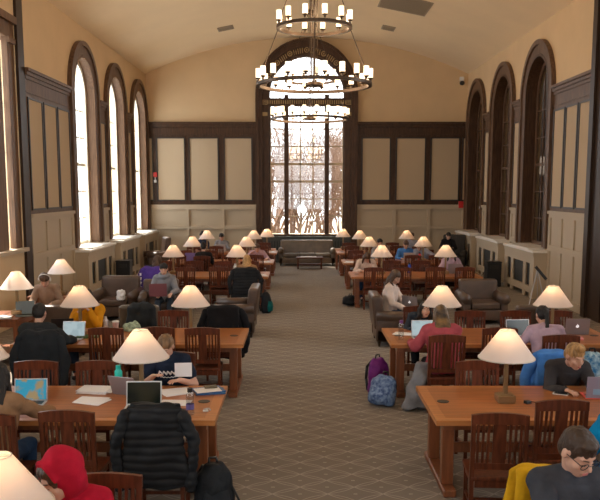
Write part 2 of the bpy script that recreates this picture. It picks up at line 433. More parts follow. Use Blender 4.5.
# unseen window behind the camera, added for ambient light
root = bpy.data.objects.new('window_8', None); COL.objects.link(root); root['kind'] = 'structure'
m = MB(); ring(m, False, CX, 2.6, 2.85, 6.0, YF, YF+.1, 0, 1.6, 1.85)
for x in (-1,1): m.b2(CX+x-.06, CX+x+.06, YF-.2, YF-.1, 1.1, 7.4)
for z in (2.5,4,5.5): m.b2(CX-2.6, CX+2.6, YF-.2, YF-.12, z-.03, z+.03)
m.build('window_frame', wood_dark, root)
m = MB(); m.prism([(CX-2.6,1.1)]+arch_pts(CX,2.6,6.0,1.6)+[(CX+2.6,1.1)], YF-.16, YF-.155); m.build('pane', glass, root)

# --- big side bays; all but the first are unseen, added for light
for bi, (c, hw, sd) in enumerate([(11.05,1.85,1),(3.6,2.05,1),(-3.2,2.05,1),(10.6,1.7,-1),(3.6,2.05,-1),(-3.2,2.05,-1)]):
    root = bpy.data.objects.new('window_%d' % (9+bi), None); COL.objects.link(root); root['kind'] = 'structure'
    d = lambda t: (XL if sd == 1 else XR)+t*sd
    m = MB()
    for s in (-1, 1):
        a, b = sorted((c+s*(hw+.0), c+s*(hw+.28)))
        m.b2(d(0), d(.06), a, b, 0, ZS)
    m.b2(d(0), d(.06), c-hw-.28, c+hw+.28, ZS-.35, ZS); m.build('casing', mat('very_dark_oak', (.04,.022,.013), .4, spec=.25), root)
    m = MB()
    for s in (-1, 1):
        a, b = sorted((c+s*(hw-.02), c+s*(hw-.3))); m.b2(d(-.14), d(-.02), a, b, 1.6, 5.84)
        m.b2(d(-.14), d(.03), a-.03*(s<0), b+.0, 5.84, 5.95)
        a, b = sorted((c+s*(hw-.6), c+s*(hw-1.0))); m.b2(d(-.14), d(-.02), a, b, 1.6, 5.84)
    m.b2(d(-.36), d(-.02), c-hw, c+hw, 5.95, 6.3); m.b2(d(-.36), d(.06), c-hw, c+hw, 6.25, 6.4)
    m.build('pilasters', reveal, root)
    m = MB(); m.b2(d(-.36), d(.12), c-hw, c+hw, 1.52, 1.6); m.build('window_sill', wains, root)
    m = MB()
    for z in (2.6,3.6,4.6): m.b2(d(-.18), d(-.15), c-hw+.3, c+hw-.3, z-.02, z+.02)
    for k in (-.35, .35): m.b2(d(-.18), d(-.15), c+k-.02, c+k+.02, 1.6, 5.84)
    m.build('muntins', sashw, root)
    m = MB(); m.b2(d(-.145), d(-.14), c-hw+.02, c+hw-.02, 1.6, 5.95); m.build('pane', glass, root)
# right bay (dark jambs at the frame edge)
m = MB()
m.b2(XR-.17, XR, 13.15, 13.33, 0, ZS); m.b2(XR-.1, XR, 12.62, 13.15, 0, ZS)
struct(m, 'trim_18', mat('very_dark_oak', (.04,.022,.013), .4, spec=.25))
m = MB(); m.b2(XL, XL+.03, YF, 8.9, 0, 1.5); m.b2(XR-.03, XR, YF, 8.9, 0, 1.5); struct(m, 'trim_19', wains)

# --- ceiling vents, camera, alarms
def slope(x): return math.atan(-(x-CX)/math.sqrt(R*R-(x-CX)**2))
def vent(x, y, w, l, label):
    o = thing('ceiling_vent', label, 'vent', (x, y, vault(x)), 0)
    o.rotation_euler = (0, -slope(x), 0)
    m = MB()
    for a, b, c, d in ((-w/2,w/2,-l/2,-l/2+.04),(-w/2,w/2,l/2-.04,l/2),(-w/2,-w/2+.04,-l/2+.04,l/2-.04),(w/2-.04,w/2,-l/2+.04,l/2-.04)): m.b2(a, b, c, d, -.035, .0)
    m.build('frame', mat('vent_grey', (.34,.27,.19), .6), o)
    m = MB(); k = -l/2+.06
    while k < l/2-.05: m.b2(-w/2+.04, w/2-.04, k, k+.025, -.03, -.01); k += .06
    m.b2(-w/2+.04, w/2-.04, -l/2+.04, l/2-.04, -.01, 0)
    m.build('slats', mat('vent_slat', (.3,.24,.17), .6), o)
vent(3.15, 18.6, 1.5, 1.3, 'large grey rectangular air grille in the ceiling near the top of the picture')
vent(3.05, 21.3, .45, .45, 'small square ceiling vent on the right, beyond the large grille')
vent(-2.57, 21.3, .55, .4, 'small ceiling vent on the left half of the vault')
c = thing('security_camera', 'small dark security camera on a white mount high in the right back corner', 'camera', (6.25, YB, 7.0))
m = MB(); m.b2(-.08,.08,-.12,0,.0,.16,.02); m.build('mount', offwhite, c)
m = MB(); m.ell((0,-.12,-.08),(.1,.1,.09)); m.build('dome', black, c, True)
for x, y, z, wl, lab in ((6.5,22.55-.12,2.2,1,'red fire alarm on the right wall beyond the farthest window, left one of two'),):
    pass
a1 = thing('fire_alarm', 'small red fire alarm box at the corner end of the right wall', 'alarm', (XR-.04, 21.33, 2.2))
m = MB(); m.b2(-.06,0,-.09,.09,-.09,.09,.01); m.build('body', red, a1); m = MB(); m.b2(-.075,-.06,-.05,.05,-.03,.05); m.build('strobe', offwhite, a1)
a1 = thing('fire_alarm', 'red fire alarm strobe on the dark casing near the right back corner', 'alarm', (6.36, YB-.08, 2.25))
m = MB(); m.b2(-.13,.05,-.09,0,-.12,.14,.01); m.build('body', red, a1); m = MB(); m.b2(-.08,.0,-.11,-.09,-.03,.08); m.build('strobe', red, a1)
a1 = thing('fire_alarm', 'small red fire alarm on the dark wood in the left back corner', 'alarm', (-5.66, YB-.075, 3.42))
m = MB(); m.b2(-.07,.07,-.07,0,-.09,.09,.01); m.build('body', red, a1); m = MB(); m.b2(-.05,.05,-.09,-.07,-.3,-.2); m.b2(-.01,.01,-.08,-.06,-.2,-.09); m.build('strobe', offwhite, a1)

# ------------------------------------------------------------------ furniture
def make_table():
    t = thing('reading_table', '', 'table')
    m = MB(); m.b2(-1.575+.1, 1.575-.1, -.63+.1, .63-.1, .715, .762); m.build('tabletop', tablew, t)
    m = MB()
    for a, b, c, d in ((-1.575,1.575,-.63,-.53),(-1.575,1.575,.53,.63),(-1.575,-1.475,-.53,.53),(1.475,1.575,-.53,.53)): m.b2(a, b, c, d, .71, .76)
    m.build('table_border', tableb, t)
    for sx in (-1, 1):
        for sy in (-1, 1):
            m = MB(); m.b2(sx*1.42-.055, sx*1.42+.055, sy*.36-.055, sy*.36+.055, .07, .69, .006); m.build('leg', tabled, t)
        m = MB(); m.b2(sx*1.42-.06, sx*1.42+.06, -.56, .56, 0, .07, .01); m.build('foot_runner', tabled, t)
    m = MB(); m.b2(-1.48, 1.48, -.5, -.475, .63, .71); m.b2(-1.48, 1.48, .475, .5, .63, .71); m.b2(-1.48,-1.455,-.475,.475,.63,.71); m.b2(1.455,1.48,-.475,.475,.63,.71); m.build('apron', tabled, t)
    m = MB(); m.b2(-1.36, 1.36, -.02, .02, .25, .35); m.build('stretcher', tabled, t)
    for sx in (-1.4,1.4):
        m = MB(); m.lathe([(.06,.7625),(.06,.766),(.045,.767)], (sx,0,0), 16); m.build('cable_grommet', black, t)
    return t
def make_chair():
    t = thing('library_chair', '', 'chair')
    m = MB(); m.box((0,.0,.44), (.46,.45,.04), None, .012, 2); m.build('seat', chairw, t)
    W = .215
    def bk(z): return -.2-.0*(z-.45) - .05*max(0,(z-.45)/.57)
    for s in (-1, 1):
        m = MB(); m.b2(s*W-.018, s*W+.018, -.22, -.18, 0, .43)
        m.prism([(-.22,.43),(-.18,.43),(-.232,1.0),(-.265,1.0)], s*W-.018, s*W+.018, 'x'); m.build('leg', chairw, t)
        m = MB(); m.b2(s*.2-.018, s*.2+.018, .175, .211, 0, .42); m.build('leg', chairw, t)
    m = MB()
    n = 8
    for k in range(n):    # crested top rail, slightly bowed
        a = -W-.02+(2*W+.04)*k/n; b = -W-.02+(2*W+.04)*(k+1)/n
        cu = lambda x: .02*(x/W)**2
        za, zb = 1.02-.018*(a/W)**2, 1.02-.018*(b/W)**2
        m.prism([(a,.92),(b,.92),(b,zb),(a,za)], -.262+cu((a+b)/2)*.0, -.228)
    m.b2(-W, W, -.215, -.19, .52, .575)
    m.prism([(-.212,.57),(-.197,.57),(-.238,.93),(-.253,.93)], -.055, .055, 'x')
    for x in (-.175,-.132,-.09,.09,.132,.175): m.prism([(-.212,.57),(-.197,.57),(-.238,.93),(-.253,.93)], x-.011, x+.011, 'x')
    m.build('backrest', chairw, t)
    m = MB(); m.b2(-.19,.19,.18,.2,.36,.42); m.b2(-.19,.19,-.21,-.19,.36,.42); m.b2(-.21,-.19,-.18,.18,.36,.42); m.b2(.19,.21,-.18,.18,.36,.42); m.build('seat_apron', chairw, t)
    m = MB(); m.b2(-.21,-.19,-.18,.18,.16,.19); m.b2(.19,.21,-.18,.18,.16,.19); m.b2(-.19,.19,-.01,.01,.16,.19); m.build('stretcher', chairw, t)
    return t
def make_lamp():
    t = thing('table_lamp', '', 'lamp')
    m = MB(); m.b2(-.085,.085,-.085,.085,.012,.075,.004); m.b2(-.078,.078,-.078,.078,0,.012); m.b2(-.06,.06,-.06,.06,.075,.082); m.build('base', brass, t)
    m = MB(); m.b2(-.02,.02,-.02,.02,.055,.5,.003); m.build('pole', brass, t)
    m = MB(); m.tube((0,0,.5),(0,0,.56),.02); m.ell((0,0,.59),(.035,.035,.045)); m.build('bulb', bulb, t, True)
    m = MB(); n = 40; prof = [(.273,.44),(.072,.715)]
    m.lathe(prof, n=n, close=False); sh = m.build('lamp_shade', shade, t, True)
    m = MB(); m.lathe([(.271,.437),(.276,.437),(.276,.447),(.271,.447),(.271,.437)], n=n, close=False); m.lathe([(.068,.711),(.073,.711),(.073,.717),(.068,.717),(.068,.711)], n=24, close=False)
    for a in (0, 2.09, 4.19): m.tube((0,0,.71), (.068*math.cos(a), .068*math.sin(a), .713), .003, n=5)
    m.tube((0,0,.63), (0,0,.72), .004, n=5); m.ell((0,0,.722),(.012,.012,.012),n=1)
    m.build('shade_trim', mat('shade_trim', (.7,.64,.55), .8), sh)
    return t
TP, CP, LP = make_table(), make_chair(), make_lamp()
first = {}
def place(proto, loc, rz, label, group=None):
    if proto in first: return clone(proto, loc, rz, label, group)
    first[proto] = 1; proto.location = (loc[0], loc[1]*K, loc[2]); proto.rotation_euler = (0,0,rz); proto['label'] = label
    if group: proto['group'] = group
    KIDS[proto] = [k for k in COL.objects if k.parent == proto]
    return proto
LIGHTS = []
def point(loc, e, col, r=.04, name='lamp_light'):
    l = bpy.data.lights.new(name, 'POINT'); l.energy = e; l.color = col; l.shadow_soft_size = r
    o = bpy.data.objects.new(name, l); COL.objects.link(o); o.location = loc; return o
WARM = (1,.62,.34)
TCX = {'left': -2.345, 'right': 2.81}
TY = [2.95, 5.72, 8.4, 14.7, 17.4, 20.1]
ROW = ['the row at the bottom edge', 'the first full row', 'the second row', 'the third row', 'the fourth row', 'the farthest row']
def lamp(x, y, z, label, e=1.6):
    o = place(LP, (x, y, z), 0, label, 'white cone shade table lamps')
    point((x-.02, y*K-.02, z+.63), e, WARM, .035)
    return o
for side in ('left','right'):
    for i, y in enumerate(TY):
        place(TP, (TCX[side], y if i else 2.76, 0), 0 if side=='left' else PI, 'long cherry reading table, %s, %s of the aisle' % (ROW[i].replace('the ','',1), side), 'long reading tables')
        for k, dx in enumerate((.79,-.79)):
            if side == 'right': dx = -dx
            if i == 0 and (side == 'right' or k == 1): continue
            if i == 1 and side == 'right' and k == 1: continue
            lamp(TCX[side]+dx, y, .7625, 'white-shaded table lamp, %s one on the %s table of %s' % ('aisle' if k == 0 else 'outer', side, ROW[i].replace('the ','',1)))
# chairs.  (x, back y, facing, label)
def chair(x, by, far, label, rz=0):
    return place(CP, (x, by-.255/K if far else by+.255/K, 0), (PI if far else 0)+rz, label, 'cherry slat-back library chairs')
CL = 'slat-back chair '
chair(-2.56, 4.72, 0, CL+'with a tan-coated person, at the near side of the first full left table')
chair(-1.93, 4.80, 0, CL+'empty, at the near left table between tan coat and black jacket', -.04)
chair(-1.22, 4.86, 0, CL+'under the black puffer jacket at the first full left table')
chair(-2.83, 6.27, 1, CL+'empty, across the first full left table, leftmost of its far side')
chair(-2.17, 6.27, 1, CL+'empty, across the first full left table, second from left')
chair(-1.42, 6.62, 1, CL+'behind the person in the navy T-shirt')
chair(1.66, 4.74, 0, CL+'empty and pulled out, nearest chair on the right of the aisle', -.06)
chair(2.28, 5.05, 0, CL+'empty, pushed in beside the pulled-out one on the right', .03)
chair(1.90, 6.27, 1, CL+'empty, across the first full right table beside the brass lamp')
chair(2.8, 6.62, 1, CL+'with a bright blue coat over it, behind the blond person')
chair(2.56, 4.28, 0, CL+'of the person in the teal jacket at the right edge')
chair(-1.255, 3.71, 1, CL+'behind the person in the red hood')
chair(1.70, 3.70, 1, CL+'with a mustard coat, behind the person in glasses')
chair(-3.28, 7.42, 0, CL+'with a dark coat, used by the dark-haired person at second left table')
chair(-2.58, 7.80, 0, CL+'empty, near second left table, right of the dark-haired person')
chair(-1.91, 7.84, 0, CL+'empty, near side of the second left table, behind the front lamp')
chair(-1.30, 7.80, 0, CL+'empty, near side of the second left table, closest to the aisle')
chair(1.86, 7.4, 0, CL+'of the person in the pink top, second right table')
chair(2.66, 7.80, 0, CL+'empty, between pink top and ponytail, second right table')
chair(3.30, 7.4, 0, CL+'of the ponytailed person in lavender, second right table')
chair(-3.33, 9.3, 1, CL+'of the person in the mustard sweater')
chair(-1.93, 8.98, 1, CL+'empty, far side of the second left table under the lamp')
chair(-1.18, 9.05, 1, CL+'with a black coat, far side of the second left table')
chair(1.86, 9.3, 1, CL+'of the curly-haired person, far side of the second right table')
chair(2.58, 8.95, 1, CL+'empty, far side of the second right table, left of centre')
chair(3.27, 8.95, 1, CL+'empty, far side of the second right table, in front of the armchair')
chair(3.9, 8.95, 1, CL+'empty, far side of the second right table, outermost')
place(CP, (3.80, 7.35, 0), PI/2, CL+'turned sideways at second right table, holding the floral bag', 'cherry slat-back library chairs')
ORD = ['closest to the aisle','second from the aisle','third from the aisle','farthest from the aisle']
SEAT = {(3,'left',0,0):13.75,(3,'left',0,3):13.78,(3,'right',1,0):15.62,(3,'right',1,3):15.62,(4,'left',0,2):16.5,(4,'left',1,0):18.32,(4,'right',1,1):18.3,(4,'right',1,2):18.32,(4,'right',1,3):18.34,(5,'left',1,3):21.02,(5,'left',1,2):21.0,(5,'right',1,3):21.02}
for i in (3, 4, 5):
    for side in ('left','right'):
        for far in (0, 1):
            for k, dx in enumerate((1.08,.4,-.38,-1.08)):
                if side == 'right': dx = -dx
                x = TCX[side]+dx+random.uniform(-.04,.04)*((i,side,far,k) not in SEAT)
                by = TY[i]+(.58 if far else -.58)+(.12 if far else -.12)*random.random()
                if i == 3 and far == 0 and side == 'left': by -= .12 if k in (0,3) else 0
                if i == 3 and far == 1 and side == 'right': by += .1
                by = SEAT.get((i,side,far,k), by)
                chair(x, by, far, 'slat-back chair, %s side, %s table of %s, %s' % ('far' if far else 'near', side, ROW[i].replace('the ','',1), ORD[k]))

# ------------------------------------------------------------------ armchairs & sofa
def armchair(label, loc, rz, w=1.0, d=.88, h=.9, name='armchair', mt=None, cat='armchair', n=1):
    mt = mt or leather
    t = thing(name, label, cat, loc, rz, None)
    aw = .19
    m = MB(); m.b2(-w/2+.02, w/2-.02, -d/2+.04, d/2-.03, .1, .32, .02, 2); m.build('base', mt, t, True)
    iw = w-2*aw
    for k in range(n):
        m = MB(); a = -iw/2+iw*k/n; m.b2(a+.005, a+iw/n-.005, -d/2+.22, d/2, .325, .47, .045, 4); m.build('seat_cushion', mt, t, True)
    m = MB()
    vs = m.b2(-w/2+.07, w/2-.07, -d/2, -d/2+.2, .3, h, .07, 5)
    for v in vs: v.co.y -= .12*max(0, v.co.z-.3)**1.3; v.co.z += .02*math.cos(v.co.x/(w/2)*1.5)*(v.co.z>.6)
    m.build('backrest', mt, t, True)
    for s in (-1, 1):
        m = MB(); m.b2(s*(w/2-aw/2)-aw/2+.02, s*(w/2-aw/2)+aw/2-.02, -d/2+.03, d/2-.03, .1, .56, .02, 2)
        m.tube((s*(w/2-aw/2+.01), -d/2+.03, .56), (s*(w/2-aw/2+.01), d/2-.01, .54), .1, .105, n=20); m.build('arm', mt, t, True)
        for y in (-d/2+.09, d/2-.09):
            m = MB(); m.tube((s*(w/2-.09), y, 0), (s*(w/2-.09), y, .11), .02, .035, n=8); m.build('foot', wood_edge, t)
    return t
lt = leather
lt2 = mat('worn_olive_leather', (.12,.085,.055), .35, var=.2, scale=4, bump=.15, bscale=25)
armchair('brown leather armchair seen from the side at the aisle, cream-topped person in it', (1.78, 11.0, 0), -PI/2, 1.0, .85, .92)
armchair('brown leather armchair at the left of the aisle, turned away, black backpack beyond', (-1.28, 11.7, 0), PI/2, 1.1, .85, .95)
armchair('empty brown leather armchair facing the camera on the right, near radiator covers', (3.92, 12.75, 0), PI, .98, .9, .88)
armchair('brown leather armchair on the left facing the camera, beside the wooden lamp table', (-4.05, 13.1, 0), PI, 1.0, .9, .9)
armchair('brown armchair with a person holding a maroon laptop', (-3.0, 12.75, 0), PI+.15, .92, .85, .88)
armchair('armchair with its back to the camera, grey jacket on it, behind second left table', (-2.75, 10.35, 0), 0, .82, .8, .87, mt=lt2)
armchair('glossy armchair with its back to the camera, directly beyond the dark-haired person', (-4.08, 10.35, 0), 0, .85, .8, .87)
armchair('dark armchair turned away, half hidden behind the outer lamp of second right table', (4.05, 10.35, 0), 0, .85, .8, .87)
armchair('tall striped wing chair in the right back corner with a person in black', (5.55, 21.6, 0), PI-.3, .95, .85, 1.2, name='wing_chair', mt=mat('dark_striped_fabric', (.04,.035,.03), .8, var=.5, scale=20, stretch=(10,1,.2)))
armchair('high-backed brown wing chair in the left back corner by the radiator', (-5.15, 21.3, 0), PI/2+.4, .8, .8, 1.15, name='wing_chair')
armchair('wide brown leather sofa centred below the arched window', (.26, 22.6, 0), PI, 2.15, .85, .93, mt=lt2, name='sofa', cat='sofa', n=3)
# bins
def bin_(x, y, label):
    t = thing('waste_bin', label, 'bin', (x, y, 0))
    m = MB(); m.b2(-.21,.21,-.2,.2,0,.7,.015,2); m.build('body', black, t)
    m = MB(); m.b2(-.22,.22,-.21,.21,.7,.74,.01); m.build('lid', black, t)
    m = MB(); m.b2(-.12,.12,-.215,-.2,.52,.64); m.build('opening', dark, t)
bin_(-5.3, 17.9, 'square black waste bin by the left wall radiator cover'); bin_(5.72, 17.6, 'square black waste bin by the right wall radiator covers')
# side tables
def end_table(x, y, w, d, h, label, mt=tabled, papers=0):
    t = thing('end_table', label, 'table', (x, y, 0))
    m = MB(); m.b2(-w/2, w/2, -d/2, d/2, h-.04, h, .005); m.build('tabletop', tableb if papers else tabled, t)
    for sx in (-1,1):
        for sy in (-1,1):
            m = MB(); m.b2(sx*(w/2-.05)-.03, sx*(w/2-.05)+.03, sy*(d/2-.05)-.03, sy*(d/2-.05)+.03, 0, h-.04); m.build('leg', mt, t)
    m = MB(); m.b2(-w/2+.03, w/2-.03, -d/2+.03, d/2-.03, h-.14, h-.04); m.build('apron', mt, t)
    m = MB(); m.b2(-w/2+.06, w/2-.06, -d/2+.06, d/2-.06, .15, .18); m.build('shelf', mt, t)
    return t
end_table(-4.95, 12.05, 1.0, .8, .72, 'square dark wooden end table by the left wall carrying a lit lamp')
lamp(-4.83, 12.0, .725, 'lit brass table lamp on the end table by the left wall panelling')
end_table(-1.25, 21.5, .75, .6, .72, 'small end table with a lamp, left of the sofa', papers=1)
lamp(-1.19, 21.45, .725, 'lit brass table lamp on the end table left of the sofa', 4)
end_table(1.65, 21.5, .75, .6, .72, 'small end table with a lamp, right of the sofa', papers=1)
lamp(1.55, 21.45, .725, 'unlit-looking pale table lamp on the end table right of the sofa', 3)
end_table(-5.12, 9.85, 1.1, .9, .76, 'dark red wooden table at the left edge with a lamp and papers')
lamp(-4.72, 9.85, .765, 'table lamp with a sun-streaked white shade at the left edge, by the big window')
t = thing('coffee_table', 'low reddish coffee table in front of the sofa', 'table', (.35, 21.6, 0))
m = MB(); m.b2(-.48,.48,-.28,.28,.38,.42,.006); m.build('tabletop', chairw, t)
for sx in (-1,1):
    for sy in (-1,1):
        m = MB(); m.b2(sx*.42-.025, sx*.42+.025, sy*.22-.025, sy*.22+.025, 0, .38); m.build('leg', chairw, t)
m = MB(); m.b2(-.4,.4,-.2,.2,.14,.17); m.build('shelf', chairw, t)
m = MB(); m.b2(-.28,.3,-.14,.12,.4205,.44,.003); tag(m.build('magazine', white), '', 'magazine'); o = COL.objects[-1]
o = [q for q in COL.objects if q.name.startswith('magazine')][0]; o.location = (.3,21.58*K,0); o['label'] = 'white magazine lying on the coffee table before the sofa'
# easel
t = thing('sign_stand', 'thin metal sign stand on the floor by the right wainscot', 'sign stand', (5.75, 14.3, 0), -.3)
m = MB(); m.tube((-.2,0,0),(-.03,.1,.9),.012); m.tube((.2,0,0),(-.02,.1,.9),.012); m.tube((0,.35,0),(-.02,.12,.9),.012); m.build('leg', alum, t)
m = MB(); m.box((.06,.06,.84),(.07,.03,.4),(0,-.7,0)); m.build('arm', black, t)

# ------------------------------------------------------------------ chandeliers
def chandelier(x, y, label, z0=4.64):
    t = thing('chandelier', label, 'chandelier', (x, y, z0), 0, 'two-tier ring chandeliers')
    for r, z, n, nm in ((.99,0,20,'lower_ring'),(.635,.98,12,'upper_ring')):
        m = MB(); m.lathe([(r-.035,z-.0),(r+.03,z-.0),(r+.03,z+.055),(r-.035,z+.055),(r-.035,z)], n=64, close=False); rg = m.build(nm, bronze, t)
        for k in range(n):
            a = 2*PI*(k+.5)/n; px, py = r*math.cos(a), r*math.sin(a)
            m = MB(); m.lathe([(.02,z+.07),(.02,z+.1),(.05,z+.12),(.05,z+.13)], (px,py,0), 12); h_ = m.build('candle_holder', bronze, t)
            m = MB(); m.lathe([(.042,z+.13),(.045,z+.14),(.045,z+.29),(.04,z+.29)], (px,py,0), 14); m.build('candle_glass', candle, t, True)
    for k in range(4):
        a = PI/2*k; c, s = math.cos(a), math.sin(a)
        m = MB(); m.tube((.99*c,.99*s,.07),(.635*c,.635*s,.98),.009,n=6); m.tube((.635*c,.635*s,1.05),(.05*c,.05*s,2.7),.009,n=6); m.build('wire', bronze, t)
    m = MB(); m.tube((0,0,-.02),(0,0,2.7),.014,n=8); m.tube((-.05,0,.2),(-.05,0,2.7),.008,n=6); m.tube((.05,0,.2),(.05,0,2.7),.008,n=6); m.lathe([(.12,.0),(.16,.02),(.16,.06),(.1,.08)], n=20); m.build('stem', bronze, t)
    m = MB(); m.lathe([(.03,2.66),(.09,2.7),(.09,2.76),(.03,2.8)], n=16); m.tube((0,0,2.8),(0,0,ZA-z0-.04-.0),.012,n=6); m.lathe([(.12,ZA-z0-.06),(.14,ZA-z0-.0)], n=16); m.build('canopy', bronze, t)
    for (r, z, n, e) in ((1.0,.24,4,20),(.64,1.22,3,20)):
        for k in range(n):
            a = 2*PI*(k+.25)/n; point((x+r*math.cos(a)*.8, y*K+r*math.sin(a)*.8, z0+z), e, (1,.72,.45), .25, 'chandelier_light')
chandelier(.25, 10.8, 'nearer two-tier ring chandelier with glowing candle glasses'); chandelier(.26, 15.9, 'farther two-tier ring chandelier, seen below the nearer one')

# ------------------------------------------------------------------ outdoors
m = MB(); m.b2(-30, 30, YB+.6, 75, -1.2, -1.0); tag(m.build('lawn', mat('winter_ground', (.35,.28,.2), .95, var=.2, scale=.5)), 'pale winter ground outside the arched window', 'ground'); 
for o in COL.objects:
    if o.name == 'lawn': o['kind'] = 'structure'; o.name = 'floor_outside'
bark = mat('winter_bark', (.13,.075,.05), .9); bark2 = mat('winter_bark_pale', (.19,.12,.085), .9)
def tree(x, y, h, label, seed, mt):
    rnd = random.Random(seed); m = MB()
    def br(p, d, l, r, lev):
        q = p+d*l; m.tube(p, q, r, r*.72, n=4 if lev else 6, cap=False)
        if lev >= 5: return
        for k in range(3 if lev < 4 else 2):
            dd = (d+V((rnd.uniform(-1,1),rnd.uniform(-1,1),rnd.uniform(-.35,.8)))*.62).normalized()
            br(p+d*l*rnd.uniform(.55,1), dd, l*rnd.uniform(.62,.82), r*.58, lev+1)
    for k in range(3): br(V((x+k*.3,y,-1.0)), V((rnd.uniform(-.2,.2),0,1)).normalized(), h*.3, h*.0105, 0)
    tag(m.build('bare_tree', mt), label, 'tree', 'bare trees outside the arched window')
ti = 0
for row, yy in enumerate((29, 32, 36)):
    for k in range(4):
        x = CX+(k-1.5)*(1.25+.2*row)+random.uniform(-.2,.2)
        tree(x, yy+random.uniform(-.6,.6), 7.0+1.6*row+random.uniform(-.4,.6), 'bare winter tree outside, %s from left in the %s rank beyond the window' % (['first','second','third','fourth'][k], ['nearest','middle','farthest'][row]), ti, bark if k%2 else bark2); ti += 1

# ------------------------------------------------------------------ people
from mathutils import noise
def wrinkle(a, sc, seed=0):
    return lambda c: a*(noise.noise(V((c.x*sc+seed, c.y*sc, c.z*sc*.7)))+.3)
def ik(s, h, a, b, pole):
    s, h = V(s), V(h); d = h-s; L = d.length
    if L > (a+b)*.985: h = s+d.normalized()*(a+b)*.985; d = h-s; L = d.length
    k = (a*a-b*b+L*L)/(2*L); r = math.sqrt(max(0, a*a-k*k)); u = d.normalized()
    p = V(pole); p = (p-u*p.dot(u)).normalized()
    return s+u*k+p*r, h
def person(label, loc, rz, shirt, pants, hairm, style='short', lean=.15, pitch=.35, yaw=0, hands=((-.16,.42,.8),(.16,.42,.8)),
           vox=.012, sk=None, bulk=1.0, hs=1.06, seat=.46, feet=None, beard=False, glasses=False, twist=0, coat_tail=False, sleeve=1.0, roll=0, scale=1, extra=None, hood=None, side=0):
    sk = sk or skin
    t = thing('person', label, 'person', loc, rz); t.scale = (scale,)*3
    z0 = seat+.09
    P = [V((0,0,z0))]
    for l, d in ((lean*.55,.17),(lean*.9,.17),(lean*1.15,.14),(lean*1.2,.06)):
        q = P[-1]+V((side*d, math.sin(l)*d, math.cos(l)*d)); P.append(q)
    pel, wai, che, sho, nek = P
    ax = [(P[min(i+1,4)]-P[max(i-1,0)]).normalized() for i in range(5)]
    T = Matrix.Rotation(twist, 3, 'Z'); xa = T @ V((1,0,0))
    Hm = Matrix.Rotation(yaw, 3, 'Z') @ Matrix.Rotation(-pitch, 3, 'X') @ Matrix.Rotation(roll, 3, 'Y')
    C = nek + V((side*.1, math.sin(lean*1.2+pitch*.45)*.135, math.cos(lean*1.2+pitch*.45)*.135)) + (T @ V((0,.01,.0)))
    C = C + Hm @ V((0,.01,.02))
    h = lambda x, y, z: C + Hm @ (V((x,y,z))*hs)
    shL, shR = sho-xa*.165-ax[3]*.01, sho+xa*.165-ax[3]*.01
    feet = feet or ((-.12,.48,.05),(.12,.48,.05))
    arms = []
    for s, sh, ht in ((-1,shL,hands[0]),(1,shR,hands[1])):
        el, wr = ik(sh, ht, .285, .25, (s*.6,-.35,-.8)); arms.append((s, sh, el, wr))
    legs = []
    for s, f in ((-1,feet[0]),(1,feet[1])):
        hip = pel+V((s*.09,.0,-.0)); kn, an = ik(hip, V(f)+V((0,-.03,.06)), .44, .42, (s*.15,.5,1)); legs.append((s, hip, kn, an))
    def torso(m, g, top=True):
        S_ = [(pel-V((0,0,.07)),.13,.10),(pel,.165,.115),(wai,.145,.105),(wai.lerp(che,.5),.152,.108),(che,.168,.115),(che.lerp(sho,.6),.172,.105),(sho,.15,.085)]
        A = [V((0,0,1)),ax[0],ax[1],ax[1],ax[2],ax[2],ax[3]]
        m.loft([(c, (a+g)*bulk, (b+g)*bulk, A[i], xa if i > 1 else (1,0,0)) for i, (c, a, b) in enumerate(S_)], 20)
        for s, sh, el, wr in arms: m.cap(sho, .075+g, sh, (.062+g)*bulk)
        m.cap(sho, .07+g, nek-ax[3]*(.02 if g else 0), .052+g*1.2)
    # body
    m = MB(); torso(m, -.008)
    m.cap(nek-ax[3]*.02, .054, h(0,-.02,-.05), .05)
    m.ell(h(0,-.012,.028), V((.075,.094,.092))*hs, Hm, 3); m.ell(h(0,.03,-.03), V((.06,.064,.082))*hs, Hm, 3)
    m.ell(h(0,.055,-.088), V((.034,.034,.026))*hs, Hm); m.ell(h(0,.103,-.022), V((.013,.02,.02))*hs, Hm); m.cap(h(0,.09,.01), .009*hs, h(0,.108,-.022), .011*hs)
    m.ell(h(0,.07,.022), V((.052,.022,.013))*hs, Hm); m.ell(h(0,.088,-.06), V((.026,.014,.012))*hs, Hm)
    for s in (-1,1): m.ell(h(s*.076,-.008,-.008), V((.011,.021,.031))*hs, Hm); m.ell(h(s*.042,.06,-.03), V((.022,.025,.022))*hs, Hm)
    fr = max(.0085, vox*.78)
    for s, sh, el, wr in arms:
        m.cap(sh, .052, el, .041); m.cap(el, .041, wr, .028)
        d = (wr-el).normalized(); up = V((0,0,1)); sd = d.cross(up).normalized(); dn = sd.cross(d).normalized()  # dn ~ up
        f = (d*.85+V((0,0,-.25)) if d.z > -.3 else d).normalized(); sd = f.cross(V((0,0,1))).normalized(); n_ = sd.cross(f)
        pc = wr+f*.05; m.loft([(wr, .026,.02,f,sd),(wr+f*.03,.034,.017,f,sd),(wr+f*.085,.041,.014,f,sd),(wr+f*.095,.036,.011,f,sd)], 12)
        for k, ln in enumerate((.066,.075,.07,.055)):
            o = (k-1.5)*.0215*(-s); b0 = wr+f*.085+sd*o
            f1 = (f+sd*o*2.5).normalized(); b1 = b0+f1*ln*.5; b2 = b1+(f1-n_*.55).normalized()*ln*.32; b3 = b2+(f1-n_*1.1).normalized()*ln*.26
            m.cap(b0, fr*1.05, b1, fr); m.cap(b1, fr, b2, fr*.95); m.cap(b2, fr*.95, b3, fr*.85)
        th = sd*s*-1; b0 = wr+f*.03+th*.022; b1 = b0+(f*.6+th*.75).normalized()*.04; b2 = b1+(f*.9+th*.25-n_*.2).normalized()*.035
